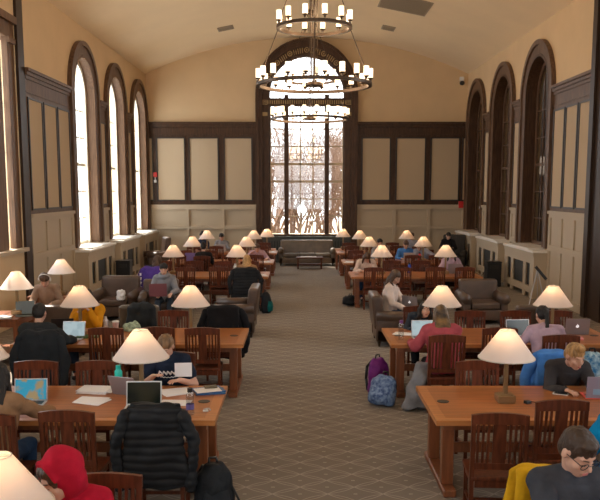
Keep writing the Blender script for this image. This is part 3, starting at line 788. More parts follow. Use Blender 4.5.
        m.cap(b0, fr*1.35, b1, fr*1.15); m.cap(b1, fr*1.15, b2, fr)
    for s, hip, kn, an in legs: m.cap(hip, .075, kn, .05); m.cap(kn, .05, an, .034); m.cap(an, .034, an+V((0,.1,-.045)), .028)
    m.remesh('body', sk, t, vox, 2)
    b = [o for o in COL.objects if o.parent == t][0]
    # clothes
    m = MB(); torso(m, .016)
    for s, sh, el, wr in arms:
        e_ = el.lerp(wr, .9) if sleeve >= 1 else el
        if sleeve < .6: m.cap(sh, .066*bulk, sh.lerp(el,.62), .062*bulk)
        else: m.cap(sh, .068*bulk, el, .056*bulk); m.cap(el, .056*bulk, e_, .042*bulk)
    if coat_tail:
        m.loft([(pel+V((0,-.02,.05)),.2,.14,(0,0,1),(1,0,0)),(pel+V((0,-.1,-.12)),.23,.1,(0,0,1),(1,0,0)),(pel+V((0,-.14,-.35)),.25,.06,(0,0,1),(1,0,0))], 16)
    if hood == 'down': m.ell(nek-ax[3]*.0+V((0,-.06,.01)), (.1,.06,.05))
    m.remesh('shirt', shirt, t, max(vox,.01), 2, wrinkle(.014 if bulk < 1.15 else .022, 11, loc[0]*3))
    m = MB(); m.ell(pel-V((0,0,.01)), (.175,.13,.1))
    for s, hip, kn, an in legs: m.cap(hip, .09, kn, .066); m.cap(kn, .066, an+V((0,0,.02)), .05)
    m.remesh('trousers', pants, t, max(vox,.013), 2, wrinkle(.01, 14, loc[1]))
    for s, hip, kn, an in legs:
        m = MB(); c = V((an.x, an.y+.05, an.z-.055)); m.ell(c, (.045,.13,.038)); m.ell(c+V((0,-.07,.03)), (.04,.05,.05)); m.build('shoe', cloth('shoe_fabric',(.06,.06,.065)), t, True)
    # face details
    if pitch < .3:
        m = MB()
        for s in (-1,1): m.ell(h(s*.031,.079,.0), V((.013,.012,.0045))*hs, Hm)
        e = m.build('eyes', eyew, b, True)
        m = MB()
        for s in (-1,1): m.ell(h(s*.031,.088,-.001), V((.0058,.0045,.0042))*hs, Hm)
        m.build('irises', eyed, b, True)
    else:                                   # lowered lids: only the lash line shows
        m = MB()
        for s in (-1,1): m.path([h(s*.019,.091,-.001), h(s*.031,.092,-.006), h(s*.044,.083,-.002)], .0022, 6)
        m.build('eyelashes', hairm, b, True)
    m = MB(); m.ell(h(0,.099,-.058), V((.021,.006,.0042))*hs, Hm); m.ell(h(0,.099,-.066), V((.018,.006,.0045))*hs, Hm); m.build('lips', lipm, b, True)
    m = MB()
    for s in (-1,1): m.cap(h(s*.018,.093,.024), .004, h(s*.045,.082,.026), .003)
    m.build('eyebrows', hairm, b, True)
    # hair
    m = MB(); R3 = lambda a: V(a)*hs
    if style != 'hood':
        m.ell(h(0,-.013,.041), R3((.081,.097,.086)), Hm, 3); m.ell(h(0,-.045,.005), R3((.076,.066,.08)), Hm, 3)
    if style == 'quiff': m.ell(h(0,.03,.105), R3((.06,.062,.036)), Hm); m.ell(h(.01,.05,.12), R3((.04,.04,.03)), Hm)
    if style == 'fringe': m.ell(h(0,.04,.085), R3((.062,.046,.028)), Hm); m.ell(h(.015,.055,.09), R3((.042,.03,.02)), Hm)
    if style in ('long','curly'):
        w_ = 1.0 if style == 'long' else 1.25
        m.loft([(h(0,-.06,.02),.085*w_,.05,(0,0,1),Hm@V((1,0,0))),(h(0,-.075,-.07)*1,.096*w_,.048,(0,0,1),Hm@V((1,0,0))),
                (nek+V((0,-.075,.01)),.108*w_,.045,(0,0,1),(1,0,0)),(sho+V((0,-.12,-.08)),.108*w_,.038,(0,0,1),(1,0,0)),(sho+V((0,-.14,-.24)),.08,.025,(0,0,1),(1,0,0))], 16)
        for s in (-1,1): m.ell(h(s*.075,.0,-.03), R3((.024,.05,.09))*w_, Hm); m.cap(h(s*.078,.01,-.09), .03*w_, nek+V((s*.1,.06,-.06)), .025*w_)
    if style == 'pony':
        q = [h(0,-.1,.05), h(0,-.14,.0), nek+V((0,-.11,.03)), sho+V((0,-.12,-.14))]
        for a, b_, r0, r1 in zip(q, q[1:], (.03,.032,.026), (.032,.026,.01)): m.cap(a, r0, b_, r1)
    if style == 'bun': m.ell(h(0,-.1,.11), R3((.045,.045,.045)), Hm)
    if style == 'hood': m.ell(h(0,.045,.07), R3((.068,.05,.04)), Hm); m.ell(h(.055,.05,.03), R3((.025,.03,.045)), Hm); m.ell(h(-.055,.05,.03), R3((.025,.03,.045)), Hm)
    m.remesh('hair', hairm, b, max(vox,.009), 2, (lambda c: .012*noise.noise(c*38)+.008*noise.noise(c*15)) if style == 'curly' else (lambda c: .007*noise.noise(V((c.x*45,c.y*45,c.z*16)))))
    if style == 'hood':
        m = MB(); m.ell(h(0,-.035,.035), R3((.108,.112,.118)), Hm, 3); m.ell(h(0,-.045,-.04), R3((.1,.09,.1)), Hm, 3); m.loft([(h(0,-.04,-.06),.1,.09,(0,0,1),(1,0,0)),(nek+V((0,-.02,.0)),.105,.1,(0,0,1),(1,0,0)),(sho,.12,.09,(0,0,1),(1,0,0))],18)
        for k in range(9):
            a, b_ = PI*k/9-.15, PI*(k+1)/9-.15
            m.cap(h(.093*math.cos(a),.052,.02+.105*math.sin(a)), .014, h(.093*math.cos(b_),.052,.02+.105*math.sin(b_)), .014)
        m.remesh('hood', shirt, t, .011, 3, wrinkle(.012, 12))
    if glasses:
        m = MB()
        for s in (-1,1):
            c = [h(s*.034+.024*math.cos(a)*1.05, .1-abs(.024*math.cos(a))*.1, -.004+.019*math.sin(a)) for a in [2*PI*k/14 for k in range(15)]]
            m.path(c, .0026, 6); m.tube(h(s*.058,.097,.004), h(s*.08,-.0,.004), .0024, n=6)
        m.tube(h(-.01,.104,.0), h(.01,.104,.0), .0024, n=6); m.build('glasses', black, t)
    if extra: extra(t, b, h, Hm, P, ax, xa, hs)
    return t
def print_marks(seed, rows, w, z, col=(.75,.72,.72)):
    def f(t, b, h, Hm, P, ax, xa, hs):
        pel, wai, che, sho, nek = P; m = MB(); rnd = random.Random(seed)
        fw = ax[2].cross(xa)*-1; fw = fw if fw.y > 0 else -fw
        for r, (ww, th) in enumerate(rows):
            pts = []; n = 14
            for k in range(n+1):
                x = -ww/2+ww*k/n
                c = che.lerp(sho, .25)+ax[2]*(z-r*.055)+xa*x+fw*(.128-abs(x)*.12)
                pts.append(c+ax[2]*(.02*math.sin(k*2.1)*(1 if r == 0 else .3)))
            m.path(pts, th, 5)
        m.build('shirt_print', mat('white_print', col, .7), t)
    return f
navy = cloth('navy_jersey', (.014,.022,.045)); jeans = cloth('blue_denim', (.03,.06,.12)); blackc = cloth('black_cloth', (.012,.012,.014))
char = cloth('charcoal_knit', (.05,.055,.07)); redc = cloth('red_fleece', (.42,.008,.03)); tan = cloth('tan_wool', (.3,.17,.09))
must = cloth('mustard_knit', (.62,.27,.01)); pinkc = cloth('coral_pink_knit', (.42,.08,.1)); lav = cloth('lavender_knit', (.5,.36,.45))
teal = cloth('teal_puffer', (.0,.2,.42)); cream = cloth('cream_knit', (.68,.55,.48)); greyc = cloth('grey_marl', (.25,.25,.27)); darkg = cloth('dark_grey_jersey', (.045,.042,.045))
beige = cloth('beige_cloth', (.3,.2,.14)); bluec = cloth('bright_blue_fleece', (.07,.22,.58)); slate = cloth('slate_cloth', (.03,.04,.055)); denimsh = cloth('pale_blue_shirt', (.33,.36,.46)); greyblk = cloth('washed_black', (.028,.032,.036))
def seated(x, by, far, label, *a, off=0, **k):
    return person(label, (x, by-(.255+off)/K if far else by+(.255+off)/K, 0), PI if far else 0, *a, **k)
# near left group
def cuff(t, b, h, Hm, P, ax, xa, hs): pass
seated(-1.3, 3.71, 1, 'person in a bright red hooded sweatshirt with the hood up, bottom left', redc, jeans, hair_br, 'hood', lean=.36, pitch=.4, yaw=-.85, hs=1.1, vox=.009, side=.12, roll=0, hands=((-.22,.5,.78),(.2,.52,.78)))
seated(1.64, 3.70, 1, 'person with short brown hair, dark glasses and charcoal sweater, bottom right', char, jeans, mat('hair_dark_brown', (.045,.024,.014), .55, bump=.4, bscale=60), 'fringe', lean=.08, pitch=.5, yaw=.45, hs=1.12, scale=1.05, vox=.008, glasses=True, hands=((-.2,.5,.78),(.16,.52,.78)), bulk=1.05)
seated(-2.62, 4.74, 0, 'person in a tan coat with long black hair using a laptop, seen from behind', tan, jeans, hair_dk, 'long', lean=.2, pitch=.25, yaw=.15, vox=.01, hands=((-.15,.55,.8),(.34,.56,.8)), coat_tail=True, bulk=1.08, hs=1.02)
def held_paper(t, b, h, Hm, P, ax, xa, hs):
    print_marks(3, ((.2,.009),(.16,.005)), 0, .01)(t, b, h, Hm, P, ax, xa, hs)
seated(-1.42, 6.62, 1, 'person in a navy T-shirt with white script reading a sheet of paper', navy, jeans, hair_lb, 'short', lean=.32, pitch=.6, yaw=-.2, vox=.009, sleeve=.5, hands=((-.15,.36,.84),(.13,.34,.88)), extra=held_paper, hs=1.04)
seated(2.86, 6.62, 1, 'blond person in a dark grey jacket leaning over a laptop on the right', darkg, blackc, hair_bl, 'quiff', lean=.6, pitch=.35, yaw=.35, vox=.009, hs=1.12, hands=((-.12,.62,.8),(.14,.6,.8)), off=.02, bulk=1.05)
seated(2.6, 4.28, 0, 'person in a bright teal puffer jacket at the right edge, mostly out of frame', teal, jeans, hair_dk, 'short', lean=.12, pitch=.3, vox=.012, bulk=1.42, hands=((-.22,.42,.8),(.2,.42,.8)))
# second row
seated(-3.42, 7.42, 0, 'dark-haired person in a black top seen from behind at second left table', greyblk, blackc, hair_dk, 'short', lean=.18, pitch=.25, yaw=0, vox=.012, bulk=1.2, hs=1.08, hands=((-.2,.5,.8),(.34,.5,.8)))
seated(-3.24, 9.3, 1, 'person in a mustard sweater, face hidden behind the lamp shade', must, jeans, hair_dk, 'long', lean=.2, pitch=.4, vox=.013, bulk=1.08, hands=((-.06,.28,1.02),(.1,.3,1.0)))
def cap_x(t, b, h, Hm, P, ax, xa, hs):
    m = MB(); n = 12
    m.path([h(.095*math.cos(a), -.01, .03+.1*math.sin(a)) for a in [PI*k/n for k in range(n+1)]], .009, 8)
    for s in (-1,1): m.ell(h(s*.092,-.005,-.0), (.02,.032,.036), Hm)
    m.build('headphones', mat('white_headband', (.75,.73,.7), .4), t, True)
person('person in beige wearing pale headphones, beyond the dark-haired person', (-4.62,10.9,0), PI, beige, beige, hair_br, 'short', .3, .75, .2, vox=.014, seat=.5, extra=cap_x)
seated(1.86, 7.4, 0, 'person in a coral pink top with long dark-to-blond hair, seen from behind', pinkc, blackc, mat('ombre_hair', (.03,.017,.01), .5, col2=(.25,.14,.05), scale=7), 'long', lean=.32, pitch=.35, vox=.011, bulk=1.22, hands=((-.36,.42,.78),(.12,.5,.8)), hs=1.05)
seated(1.86, 9.3, 1, 'person with long curly dark hair facing the pink-topped person', slate, blackc, hair_dk, 'curly', lean=.75, pitch=.0, vox=.011, hs=1.0, hands=((-.2,.5,.8),(.16,.5,.8)))
seated(3.22, 7.4, 0, 'person in a lavender top with a black ponytail, seen from behind', lav, blackc, hair_dk, 'pony', lean=.4, pitch=.3, yaw=.1, vox=.011, bulk=1.12, hands=((-.4,.42,.79),(.3,.5,.79)))
# lounge
person('person in a cream top with dark brown hair sitting sideways in the aisle armchair', (1.66,11.0,0), -PI/2-.35, cream, jeans, hair_br, 'long', .08, .55, -.35, ((-.06,.4,.68),(.18,.34,.68)), vox=.011, seat=.47, feet=((-.08,.62,.1),(.1,.5,.05)), bulk=1.08)
def scarf(t, b, h, Hm, P, ax, xa, hs):
    m = MB()
    for k in range(14):
        a, c = 2*PI*k/14, 2*PI*(k+1)/14
        m.cap(P[4]+V((.085*math.cos(a),.08*math.sin(a)+.02,.005-.02*math.sin(a))), .045, P[4]+V((.085*math.cos(c),.08*math.sin(c)+.02,.005-.02*math.sin(c))), .045)
    m.remesh('scarf', greyc, t, .014, 2, wrinkle(.015,14))
person('person with a grey scarf reading from a maroon laptop in an armchair', (-2.9,12.68,0), PI+.12, greyc, slate, hair_dk, 'short', .25, .3, 0, ((-.16,.4,.68),(.16,.4,.68)), vox=.012, seat=.42, extra=scarf, bulk=1.05, feet=((-.1,.62,.05),(.1,.6,.05)))
# third row
def far_p(x, y, far, label, *a, **k): k.setdefault('vox', .014); return seated(x, y, far, label, *a, **k)
F = lambda i, far: TY[i]+(.66 if far else -.66)
far_p(-1.265, 13.75, 0, 'person with long blond hair and a black jacket behind them, third left table', tan, blackc, hair_bl, 'long', .42, .4, hands=((-.2,.45,.8),(.2,.45,.8)), bulk=1.1)
far_p(-3.42, 13.78, 0, 'brown-haired person above the purple coat, near side of third left table', slate, blackc, hair_br, 'long', .5, .3, -.4)
far_p(1.7, 15.62, 1, 'person in a pale top and jeans bent over the end of third right table', cream, jeans, hair_br, 'long', .45, .9, .3, bulk=1.05)
far_p(3.9, 15.62, 1, 'person in a pink top, face hidden by the third right outer lamp', lav, blackc, hair_dk, 'long', .2, .3, hands=((-.24,.4,.82),(.24,.4,.82)))
# fourth row
far_p(-2.72, 16.5, 0, 'dark-haired person with a topknot at fourth left table, seen from behind', blackc, blackc, hair_dk, 'bun', .15, .2)
far_p(-1.28, 18.32, 1, 'person in a pale pink top leaning by the aisle end lamp, fourth left table', lav, blackc, hair_br, 'short', .6, .4, hands=((-.3,.45,.8),(.2,.3,.95)))
far_p(2.42, 18.3, 1, 'dark-haired person beyond the lamps at fourth right table', greyc, blackc, hair_dk, 'short', .0, .2, .2)
far_p(3.19, 18.32, 1, 'person in a blue top with auburn hair at fourth right table', bluec, jeans, hair_br, 'short', .3, .45)
far_p(3.9, 18.34, 1, 'person in a pale blue shirt leaning sideways on fourth right table', denimsh, blackc, hair_dk, 'short', .45, .6, side=.5, hands=((-.3,.5,.8),(.3,.5,.8)), bulk=1.1)
# farthest row
far_p(-3.42, 21.02, 1, 'dark-haired person in navy between two lamps at the farthest left table', navy, blackc, hair_dk, 'bun', .0, .2)
far_p(-2.72, 21.0, 1, 'person with dark hair and grey top facing a laptop, farthest left table', greyc, blackc, hair_dk, 'short', .2, .4)
far_p(3.89, 21.02, 1, 'person in a pale shirt at the farthest right table beside the lamp', denimsh, blackc, hair_br, 'short', .1, .3)
person('person in black sitting in the striped wing chair, right back corner', (5.3,21.4,0), PI-.1, blackc, blackc, hair_dk, 'short', .3, .4, .3, vox=.014, seat=.47)

# ------------------------------------------------------------------ coats, bags
def coat(label, x, by, far, mt, w=.56, bot=.4, quilt=0, slv=.5, name='jacket', sl=1, th=.05, rz=0):
    t = thing(name, label, 'jacket', (x, by-.255/K if far else by+.255/K, 0), (PI if far else 0)+rz)
    m = MB(); hw = w/2
    m.loft([((0,-.3,bot),hw*1.0,th*.6,(0,0,1),(1,0,0)),((0,-.31,bot+.15),hw*.97,th*1.1,(0,0,1),(1,0,0)),((0,-.305,.7),hw*.88,th*1.05,(0,0,1),(1,0,0)),((0,-.3,.92),hw*.88,th*.95,(0,0,1),(1,0,0)),((0,-.275,1.03),hw*.8,th*.9,(0,0,1),(1,0,0)),((0,-.25,1.065),hw*.55,th*.6,(0,0,1),(1,0,0))], 26)
    m.loft([((0,-.17,.62),hw*.7,.02,(0,0,1),(1,0,0)),((0,-.18,.9),hw*.75,.03,(0,0,1),(1,0,0)),((0,-.21,1.05),hw*.7,.05,(0,0,1),(1,0,0))], 20)
    o = m.remesh('shell', mt, t, .011, 3, (lambda c: -.008*abs(math.cos((c.z+.02*noise.noise(c*3))*PI/.07))**4+.03*noise.noise(c*7)) if quilt else wrinkle(.03,7,x))
    for s in (-1,1)[:2 if sl else 0]:
        m = MB(); m.cap((s*hw*.82,-.27,.96), .062, (s*(hw*1.08),-.3,.75), .058); m.cap((s*(hw*1.08),-.3,.75), .058, (s*(hw*1.0),-.31,.96-slv), .045)
        m.remesh('sleeve', mt, t, .012, 3, (lambda c: -.007*abs(math.cos((c.z+.02*noise.noise(c*4))*PI/.07))**4+.02*noise.noise(c*9)) if quilt else wrinkle(.02,10,x))
    return t
coat('black quilted puffer jacket hanging over a chair back, first full left table', -1.22, 4.86, 0, mat('black_quilted_nylon', (.006,.007,.009), .65, spec=.3), .6, .33, 1, .62, th=.035)
coat('mustard yellow coat over the chair behind the person in glasses', 1.56, 3.70, 1, cloth('mustard_cloth', (.6,.33,.01)), .5, .5, 0, .4, sl=0)
coat('bright blue fleece coat over the chair behind the blond person', 2.78, 6.48, 1, bluec, .48, .42, 0, .45, name='coat', th=.06)
coat('dark grey coat hanging on the chair of the dark-haired person', -3.28, 7.4, 0, cloth('dark_grey_coat', (.02,.023,.027)), .6, .35, 0, .55, name='coat', th=.06)
coat('black coat heaped over a far-side chair of the second left table', -1.18, 9.05, 1, blackc, .66, .25, 0, .6, name='coat', th=.1)
coat('black padded jacket over the chair of the blond-haired person, third left table', -1.265, 13.73, 0, mat('black_quilted_nylon', (.014,.015,.018), .55), .68, .35, 1, .5)
pj = coat('purple jacket with white lettering draped on a chair, third left table', -3.42, 13.76, 0, cloth('purple_cloth', (.085,.045,.26)), .6, .4, 0, .5)
m = MB()
for k in range(5): m.box((-.26, -.37, .9-k*.1), (.04,.012,.06), (0,.2*k,0))
m.build('lettering', mat('white_print', (.75,.72,.72), .7), pj)
def drape(label, loc, rz, mt, secs, name='sweater', cat='clothing', vox=.013, a=.03):
    t = thing(name, label, cat, loc, rz); m = MB(); m.loft([(c, rx, ry, (0,0,1), (1,0,0)) for c, rx, ry in secs], 24)
    m.remesh('cloth', mt, t, vox, 3, wrinkle(a, 9, loc[0])); return t
drape('grey sweatshirt hanging beside the pink-topped person, reaching near the floor', (1.5,7.5,0), .3, greyc, [((-.03,0,.04),.16,.08),((0,0,.15),.15,.09),((.03,0,.32),.12,.07),((.08,.02,.48),.1,.06),((.12,.05,.6),.07,.05)], a=.06)
drape('dark green-grey jacket draped over the back of the olive armchair', (-2.68,9.93,0), 0, greyblk, [((0,0,.35),.24,.035),((0,.0,.6),.26,.05),((0,.04,.86),.22,.09),((0,.06,.93),.15,.07)], 'jacket', 'jacket', a=.035)
def backpack(label, loc, rz, mt, mt2=None, h=.45, w=.3, d=.2, tilt=0):
    t = thing('backpack', label, 'backpack', loc, rz); t.rotation_euler = (tilt, 0, rz)
    m = MB(); m.loft([((0,0,.01),w*.42,d*.4,(0,0,1),(1,0,0)),((0,0,.04),w*.5,d*.5,(0,0,1),(1,0,0)),((0,0,h*.5),w*.5,d*.5,(0,0,1),(1,0,0)),((0,.01,h*.85),w*.42,d*.4,(0,0,1),(1,0,0)),((0,.02,h),w*.22,d*.22,(0,0,1),(1,0,0))], 20)
    m.remesh('main_bag', mt, t, .011, 3, wrinkle(.02,11,loc[0]))
    m = MB(); m.loft([((0,-d*.42,.04),w*.36,d*.22,(0,0,1),(1,0,0)),((0,-d*.46,h*.3),w*.38,d*.26,(0,0,1),(1,0,0)),((0,-d*.36,h*.58),w*.3,d*.14,(0,0,1),(1,0,0))], 16)
    m.remesh('front_pocket', mt2 or mt, t, .012, 3, wrinkle(.012,12,loc[1]))
    for s in (-1,1):
        m = MB(); m.path([(s*w*.22,d*.25,h*.95),(s*w*.3,d*.62,h*.75),(s*w*.32,d*.66,h*.4),(s*w*.34,d*.45,h*.1)], .02, 8); m.build('strap', black, t, True)
    m = MB(); m.path([(-.04,.03,h-.01),(-.03,.03,h+.05),(.03,.03,h+.05),(.04,.03,h-.01)], .01, 8); m.build('handle', black, t, True)
    return t
bp_b = cloth('black_nylon', (.01,.012,.015), .6)
bp = backpack('black backpack standing on the carpet by the near left table', (-.74,4.92,.0), .35, bp_b, None, .5, .34, .24)
m = MB(); m.path([(.15,-.02,.3),(.24,-.06,.1),(.3,-.16,.012),(.36,-.3,.012)], .01, 6); m.build('webbing', black, bp)
backpack('purple backpack on the floor at the end of the second right table', (1.1,8.14,0), .6, cloth('purple_nylon', (.15,.02,.17), .6), None, .5, .34, .22)
blf = mat('blue_patterned_nylon', (.03,.07,.2), .7, col2=(.22,.32,.5), scale=22, bump=.2)
backpack('blue patterned backpack slumped beside the purple one', (1.07,7.68,0), -.5, blf, None, .4, .36, .26, tilt=-.3)
backpack('black backpack with teal trim beside the blond-haired person, third left table', (-.78,13.7,0), 1.2, bp_b, cloth('teal_trim', (.0,.1,.1), .6), .48, .3, .22)
backpack('flat black bag on the carpet under the third right table end', (1.25,14.55,0.02), .3, bp_b, None, .22, .42, .25)
flo = mat('blue_floral_nylon', (.0,.12,.3), .7, col2=(.45,.62,.7), scale=16)
backpack('blue and white patterned bag on the sideways chair behind the blond person', (3.68,7.35,.463), 0, flo, None, .34, .34, .24)

# ------------------------------------------------------------------ things on tables
ZT = .7635
LPC = {}
scr_dk = mat('dark_display', (.008,.014,.01), .15); scr_bl = mat('pale_display', (.1,.13,.14), .2)
def screen_mat(name, c1, c2, s=.9):
    m_, nt, b = nodes(name); N = nt.nodes.new; L = nt.links.new
    tc = N('ShaderNodeTexCoord'); n = N('ShaderNodeTexNoise'); n.inputs['Scale'].default_value = 9; L(tc.outputs['Object'], n.inputs[0])
    r = N('ShaderNodeValToRGB'); r.color_ramp.elements[0].position = .54; r.color_ramp.elements[1].position = .64
    r.color_ramp.elements[0].color = (*c1,1); r.color_ramp.elements[1].color = (*c2,1); L(n.outputs[0], r.inputs[0])
    L(r.outputs[0], b.inputs['Emission Color']); b.inputs['Emission Strength'].default_value = s; b.inputs['Base Color'].default_value = (.01,.01,.01,1); return m_
scr_pic = screen_mat('picture_display', (.02,.3,.45), (.35,.25,.12), .8); scr_wh = screen_mat('document_display', (.5,.62,.65), (.4,.52,.56), .75)
def laptop(label, loc, rz, mt, scr, ang=1.85, w=.33, d=.23, logo=False, base_mt=None, stickers=False):
    """screen faces local -Y; hinge at +Y edge"""
    t = thing('laptop', label, 'laptop', loc, rz)
    m = MB(); m.b2(-w/2, w/2, -d/2, d/2, 0, .014, .003); m.build('base', base_mt or mt, t)
    m = MB(); m.b2(-w*.43, w*.43, -.02, d/2-.02, .0142, .0155); m.build('keyboard', black, t)
    R_ = Matrix.Rotation(PI/2-(ang-PI/2)*-1-PI/2, 4, 'X'); c = V((0,d/2,.012))
    th = ang-PI/2   # lean back angle
    M = Matrix.Translation(c) @ Matrix.Rotation(-th, 4, 'X')
    def pl(m):
        for v in m.bm.verts: v.co = M @ v.co
    m = MB(); m.b2(-w/2, w/2, -.003, .005, 0, d, .003); pl(m); lid = m.build('screen_lid', mt, t)
    m = MB(); m.b2(-w/2+.012, w/2-.012, -.0045, -.0032, .014, d-.012); pl(m); m.build('display', scr, lid)
    if logo:
        m = MB(); m.tube((0,.005,d*.5),(0,.0062,d*.5),.02,n=20); m.tube((.012,.005,d*.5-.004),(.012,.0063,d*.5-.004),.014,n=16); m.ell((.004,.0055,d*.5+.028),(.004,.001,.008)); pl(m); m.build('logo', emit('logo_white', (.9,.9,.95), .6), lid)
    if stickers:
        m = MB(); m.b2(-.12,-.0,.005,.0062,.03,.09); m.b2(.03,.1,.005,.0062,.04,.1); pl(m); m.build('sticker', mat('pale_blue_sticker', (.25,.42,.6)), lid)
        m = MB(); m.b2(-.08,-.02,.005,.0065,.1,.13); pl(m); m.build('sticker', mat('purple_sticker', (.2,.05,.15)), lid)
    return t
laptop('open silver laptop with a black screen, in front of the black jacket', (-1.50,5.50,ZT), .03, mat('white_laptop', (.62,.66,.68), .4), scr_dk, 1.75, .34, .23)
laptop('grey laptop seen from behind, left of the silver black-screened one', (-1.74,5.98,ZT), PI-.35, grey_al, scr_dk, 1.95, .3, .21)
laptop('laptop showing a blue beach picture before the tan-coated person', (-2.64,5.62,ZT), .05, alum, scr_pic, 1.75, .32, .22)
laptop('laptop with a pale screen used by the dark-haired person', (-3.2,8.2,ZT), -.05, alum, scr_wh, 1.8, .32, .22)
laptop('black laptop open before the person in the mustard sweater', (-3.45,8.62,ZT), PI+.1, black, scr_dk, 1.8, .32, .22)
laptop('laptop with a pale screen in front of the pink-topped person', (1.74,8.22,ZT), .03, alum, scr_wh, 1.75, .32, .23)
laptop('laptop with a grey screen used by the ponytailed person', (3.1,8.22,ZT), .1, alum, scr_bl, 1.75, .34, .24)
laptop('dark grey laptop with a lit white logo on its lid, right of the ponytail', (4.0,8.55,ZT), PI-.08, grey_al, scr_dk, 1.75, .34, .23, logo=True)
laptop('laptop in a coral case with stickers in front of the blond person', (3.02,5.86,ZT), PI-.1, mat('purple_grey_case', (.27,.25,.33), .5), scr_dk, 1.75, .33, .23, base_mt=mat('coral_case', (.75,.12,.1), .5), stickers=True)
laptop('maroon laptop on the lap of the person with the grey scarf', (-2.95,12.33,.64), PI+.1, mat('maroon_lid', (.19,.06,.07), .4), scr_dk, 1.65, .36, .26)
laptop('grey laptop with a white logo on the cream-topped person\'s lap', (2.1,10.92,.66), PI-.7, grey_al, scr_dk, 1.7, .33, .23, logo=True)
laptop('laptop with a purple lid on the fourth left table', (-3.15,17.35,ZT), PI, mat('purple_lid', (.2,.15,.4), .4), scr_dk, 1.7, .36, .25)
laptop('silver laptop on the farthest left table between two lamps', (-2.68,20.2,ZT), PI, alum, scr_dk, 1.7, .34, .24)
laptop('laptop with a teal-grey lid by the lamp at the left edge', (-4.55,9.75,.7645), .3, mat('teal_grey_lid', (.12,.16,.16), .4), scr_bl, 1.8, .3, .22)
laptop('laptop on the fourth right table before the person in blue', (3.2,17.5,ZT), PI, alum, scr_dk, 1.7, .34, .24)
laptop('dark laptop on the third right table by the outer lamp', (3.85,14.85,ZT), PI, grey_al, scr_dk, 1.7, .34, .24)
def paper(label, x, y, z, rz, w=.22, d=.29, h=.004, mt=None, name='paper_sheet', n=1, cat='paper'):
    t = thing(name, label, cat, (x, y, z), rz); rnd = random.Random(int(x*100+y*10))
    for k in range(n):
        m = MB(); m.box((rnd.uniform(-.03,.03)*(k>0), rnd.uniform(-.03,.03)*(k>0), h/2+k*(h+.0005)), (w,d,h), (0,0,rnd.uniform(-.3,.3)*(k>0))); m.build('sheet', mt or white, t)
    return t
paper('thick stack of white papers, upper pile on the first full left table', -2.12, 6.02, ZT, 1.4, .24, .32, .005, n=5, name='paper_stack')
paper('loose white papers, lower pile left of the grey laptop', -2.05, 5.72, ZT, 1.2, .23, .3, .003, n=3, name='paper_stack')
paper('white sheets spread in front of the person in the navy T-shirt', -1.27, 5.98, ZT, .5, .3, .24, .003, n=3, name='paper_stack')
paper('white sheet lying between the silver laptop and the clear bottle', -1.22, 5.68, ZT, 1.5, .2, .3, .003, n=1)
pp = paper('sheet of white paper held up by the person in the navy T-shirt', -1.24, 6.2, .86, .1, .18, .004, .15, n=1)
paper('blue folder at the aisle corner of the first full left table', -.93, 6.0, ZT, .2, .3, .24, .012, mat('blue_folder', (.03,.12,.3), .4), 'folder', 2, 'folder')
paper('white sheet lying on top of the blue folder', -.95, 5.98, ZT+.027, .35, .26, .2, .002)
paper('dark small notebook on top of the sheet and blue folder', -.93, 6.05, ZT+.031, .3, .13, .09, .015, mat('olive_cover', (.12,.1,.06), .6), 'notebook', 1, 'notebook')
paper('dark red book under papers beside the silver laptop', -1.2, 5.46, ZT, 1.45, .08, .28, .02, mat('dark_red_cover', (.15,.03,.03)), 'book', 1, 'book')
paper('white paper sheet beside the purple-lidded bottle', 1.5, 8.5, ZT, 1.2)
paper('pink notebook on the second right table by the logo laptop', 3.82, 8.22, ZT, 1.3, .2, .28, .02, mat('pink_cover', (.7,.25,.25)), 'notebook', 1, 'notebook')
paper('orange book on the second left table beside the dark-haired person', -2.98, 8.62, ZT, .2, .3, .2, .03, mat('orange_cover', (.5,.2,.05)), 'book', 1, 'book')
paper('green book on the second left table near the dark-haired person', -3.0, 8.3, ZT, .1, .3, .18, .025, mat('green_cover', (.08,.14,.04)), 'book', 1, 'book')
paper('white papers on the aisle end of the fourth left table', -1.0, 17.2, ZT, .3, .3, .4, .004)
paper('white sheet painting sunlight on the aisle end of the farthest left table', -.98, 20.0, ZT, .3, .3, .4, .004)  # white sheet stands in for the sunlit table end
paper('white papers on the aisle end of the third left table', -.95, 14.5, ZT, .3, .25, .4, .004)
paper('white papers on the aisle end of the fourth right table', 1.45, 17.2, ZT, -.2, .3, .5, .004)
paper('crumpled white papers on the dark red table at the left edge', -4.85, 9.55, .7645, .4, .3, .22, .012, n=3, name='paper_stack')
t = paper('smartphone with a white edge lying near the blond person', 2.66, 5.93, ZT, 1.1, .075, .15, .008, offwhite, 'smartphone', 1, 'phone')
m = MB(); m.box((0,0,.0087), (.064,.125,.001)); m.build('screen', black, t)
t = thing('charger', 'small black charger beside the lamp base on the near right table', 'charger', (2.22,5.66,ZT), .4)
m = MB(); m.b2(-.03,.03,-.025,.025,0,.03,.005,2); m.build('plug_body', black, t); m = MB(); m.path([(.03,0,.01),(.07,.02,.006),(.1,-.02,.006),(.06,-.05,.006)], .004, 6); m.build('cable', black, t)
def bottle(label, x, y, z, h, r, mt, cap_m, body_h=.8):
    t = thing('water_bottle', label, 'bottle', (x,y,z))
    m = MB(); m.lathe([(r*.9,0),(r,.01),(r,h*.7),(r*.95,h*.76),(r*.55,h*.84),(r*.55,h*.88)], n=20); m.build('bottle_body', mt, t, True)
    m = MB(); m.lathe([(r*.62,h*.85),(r*.62,h),(r*.3,h)], n=18); m.build('lid', cap_m, t)
    return t
b_ = bottle('clear plastic water bottle with a dark lid on the first full left table', -1.02, 5.38, ZT, .25, .038, clear, black)
m = MB(); m.lathe([(.0385,.05),(.0385,.1)], n=20, close=False); m.build('label_band', mat('bottle_label', (.12,.1,.3)), b_)
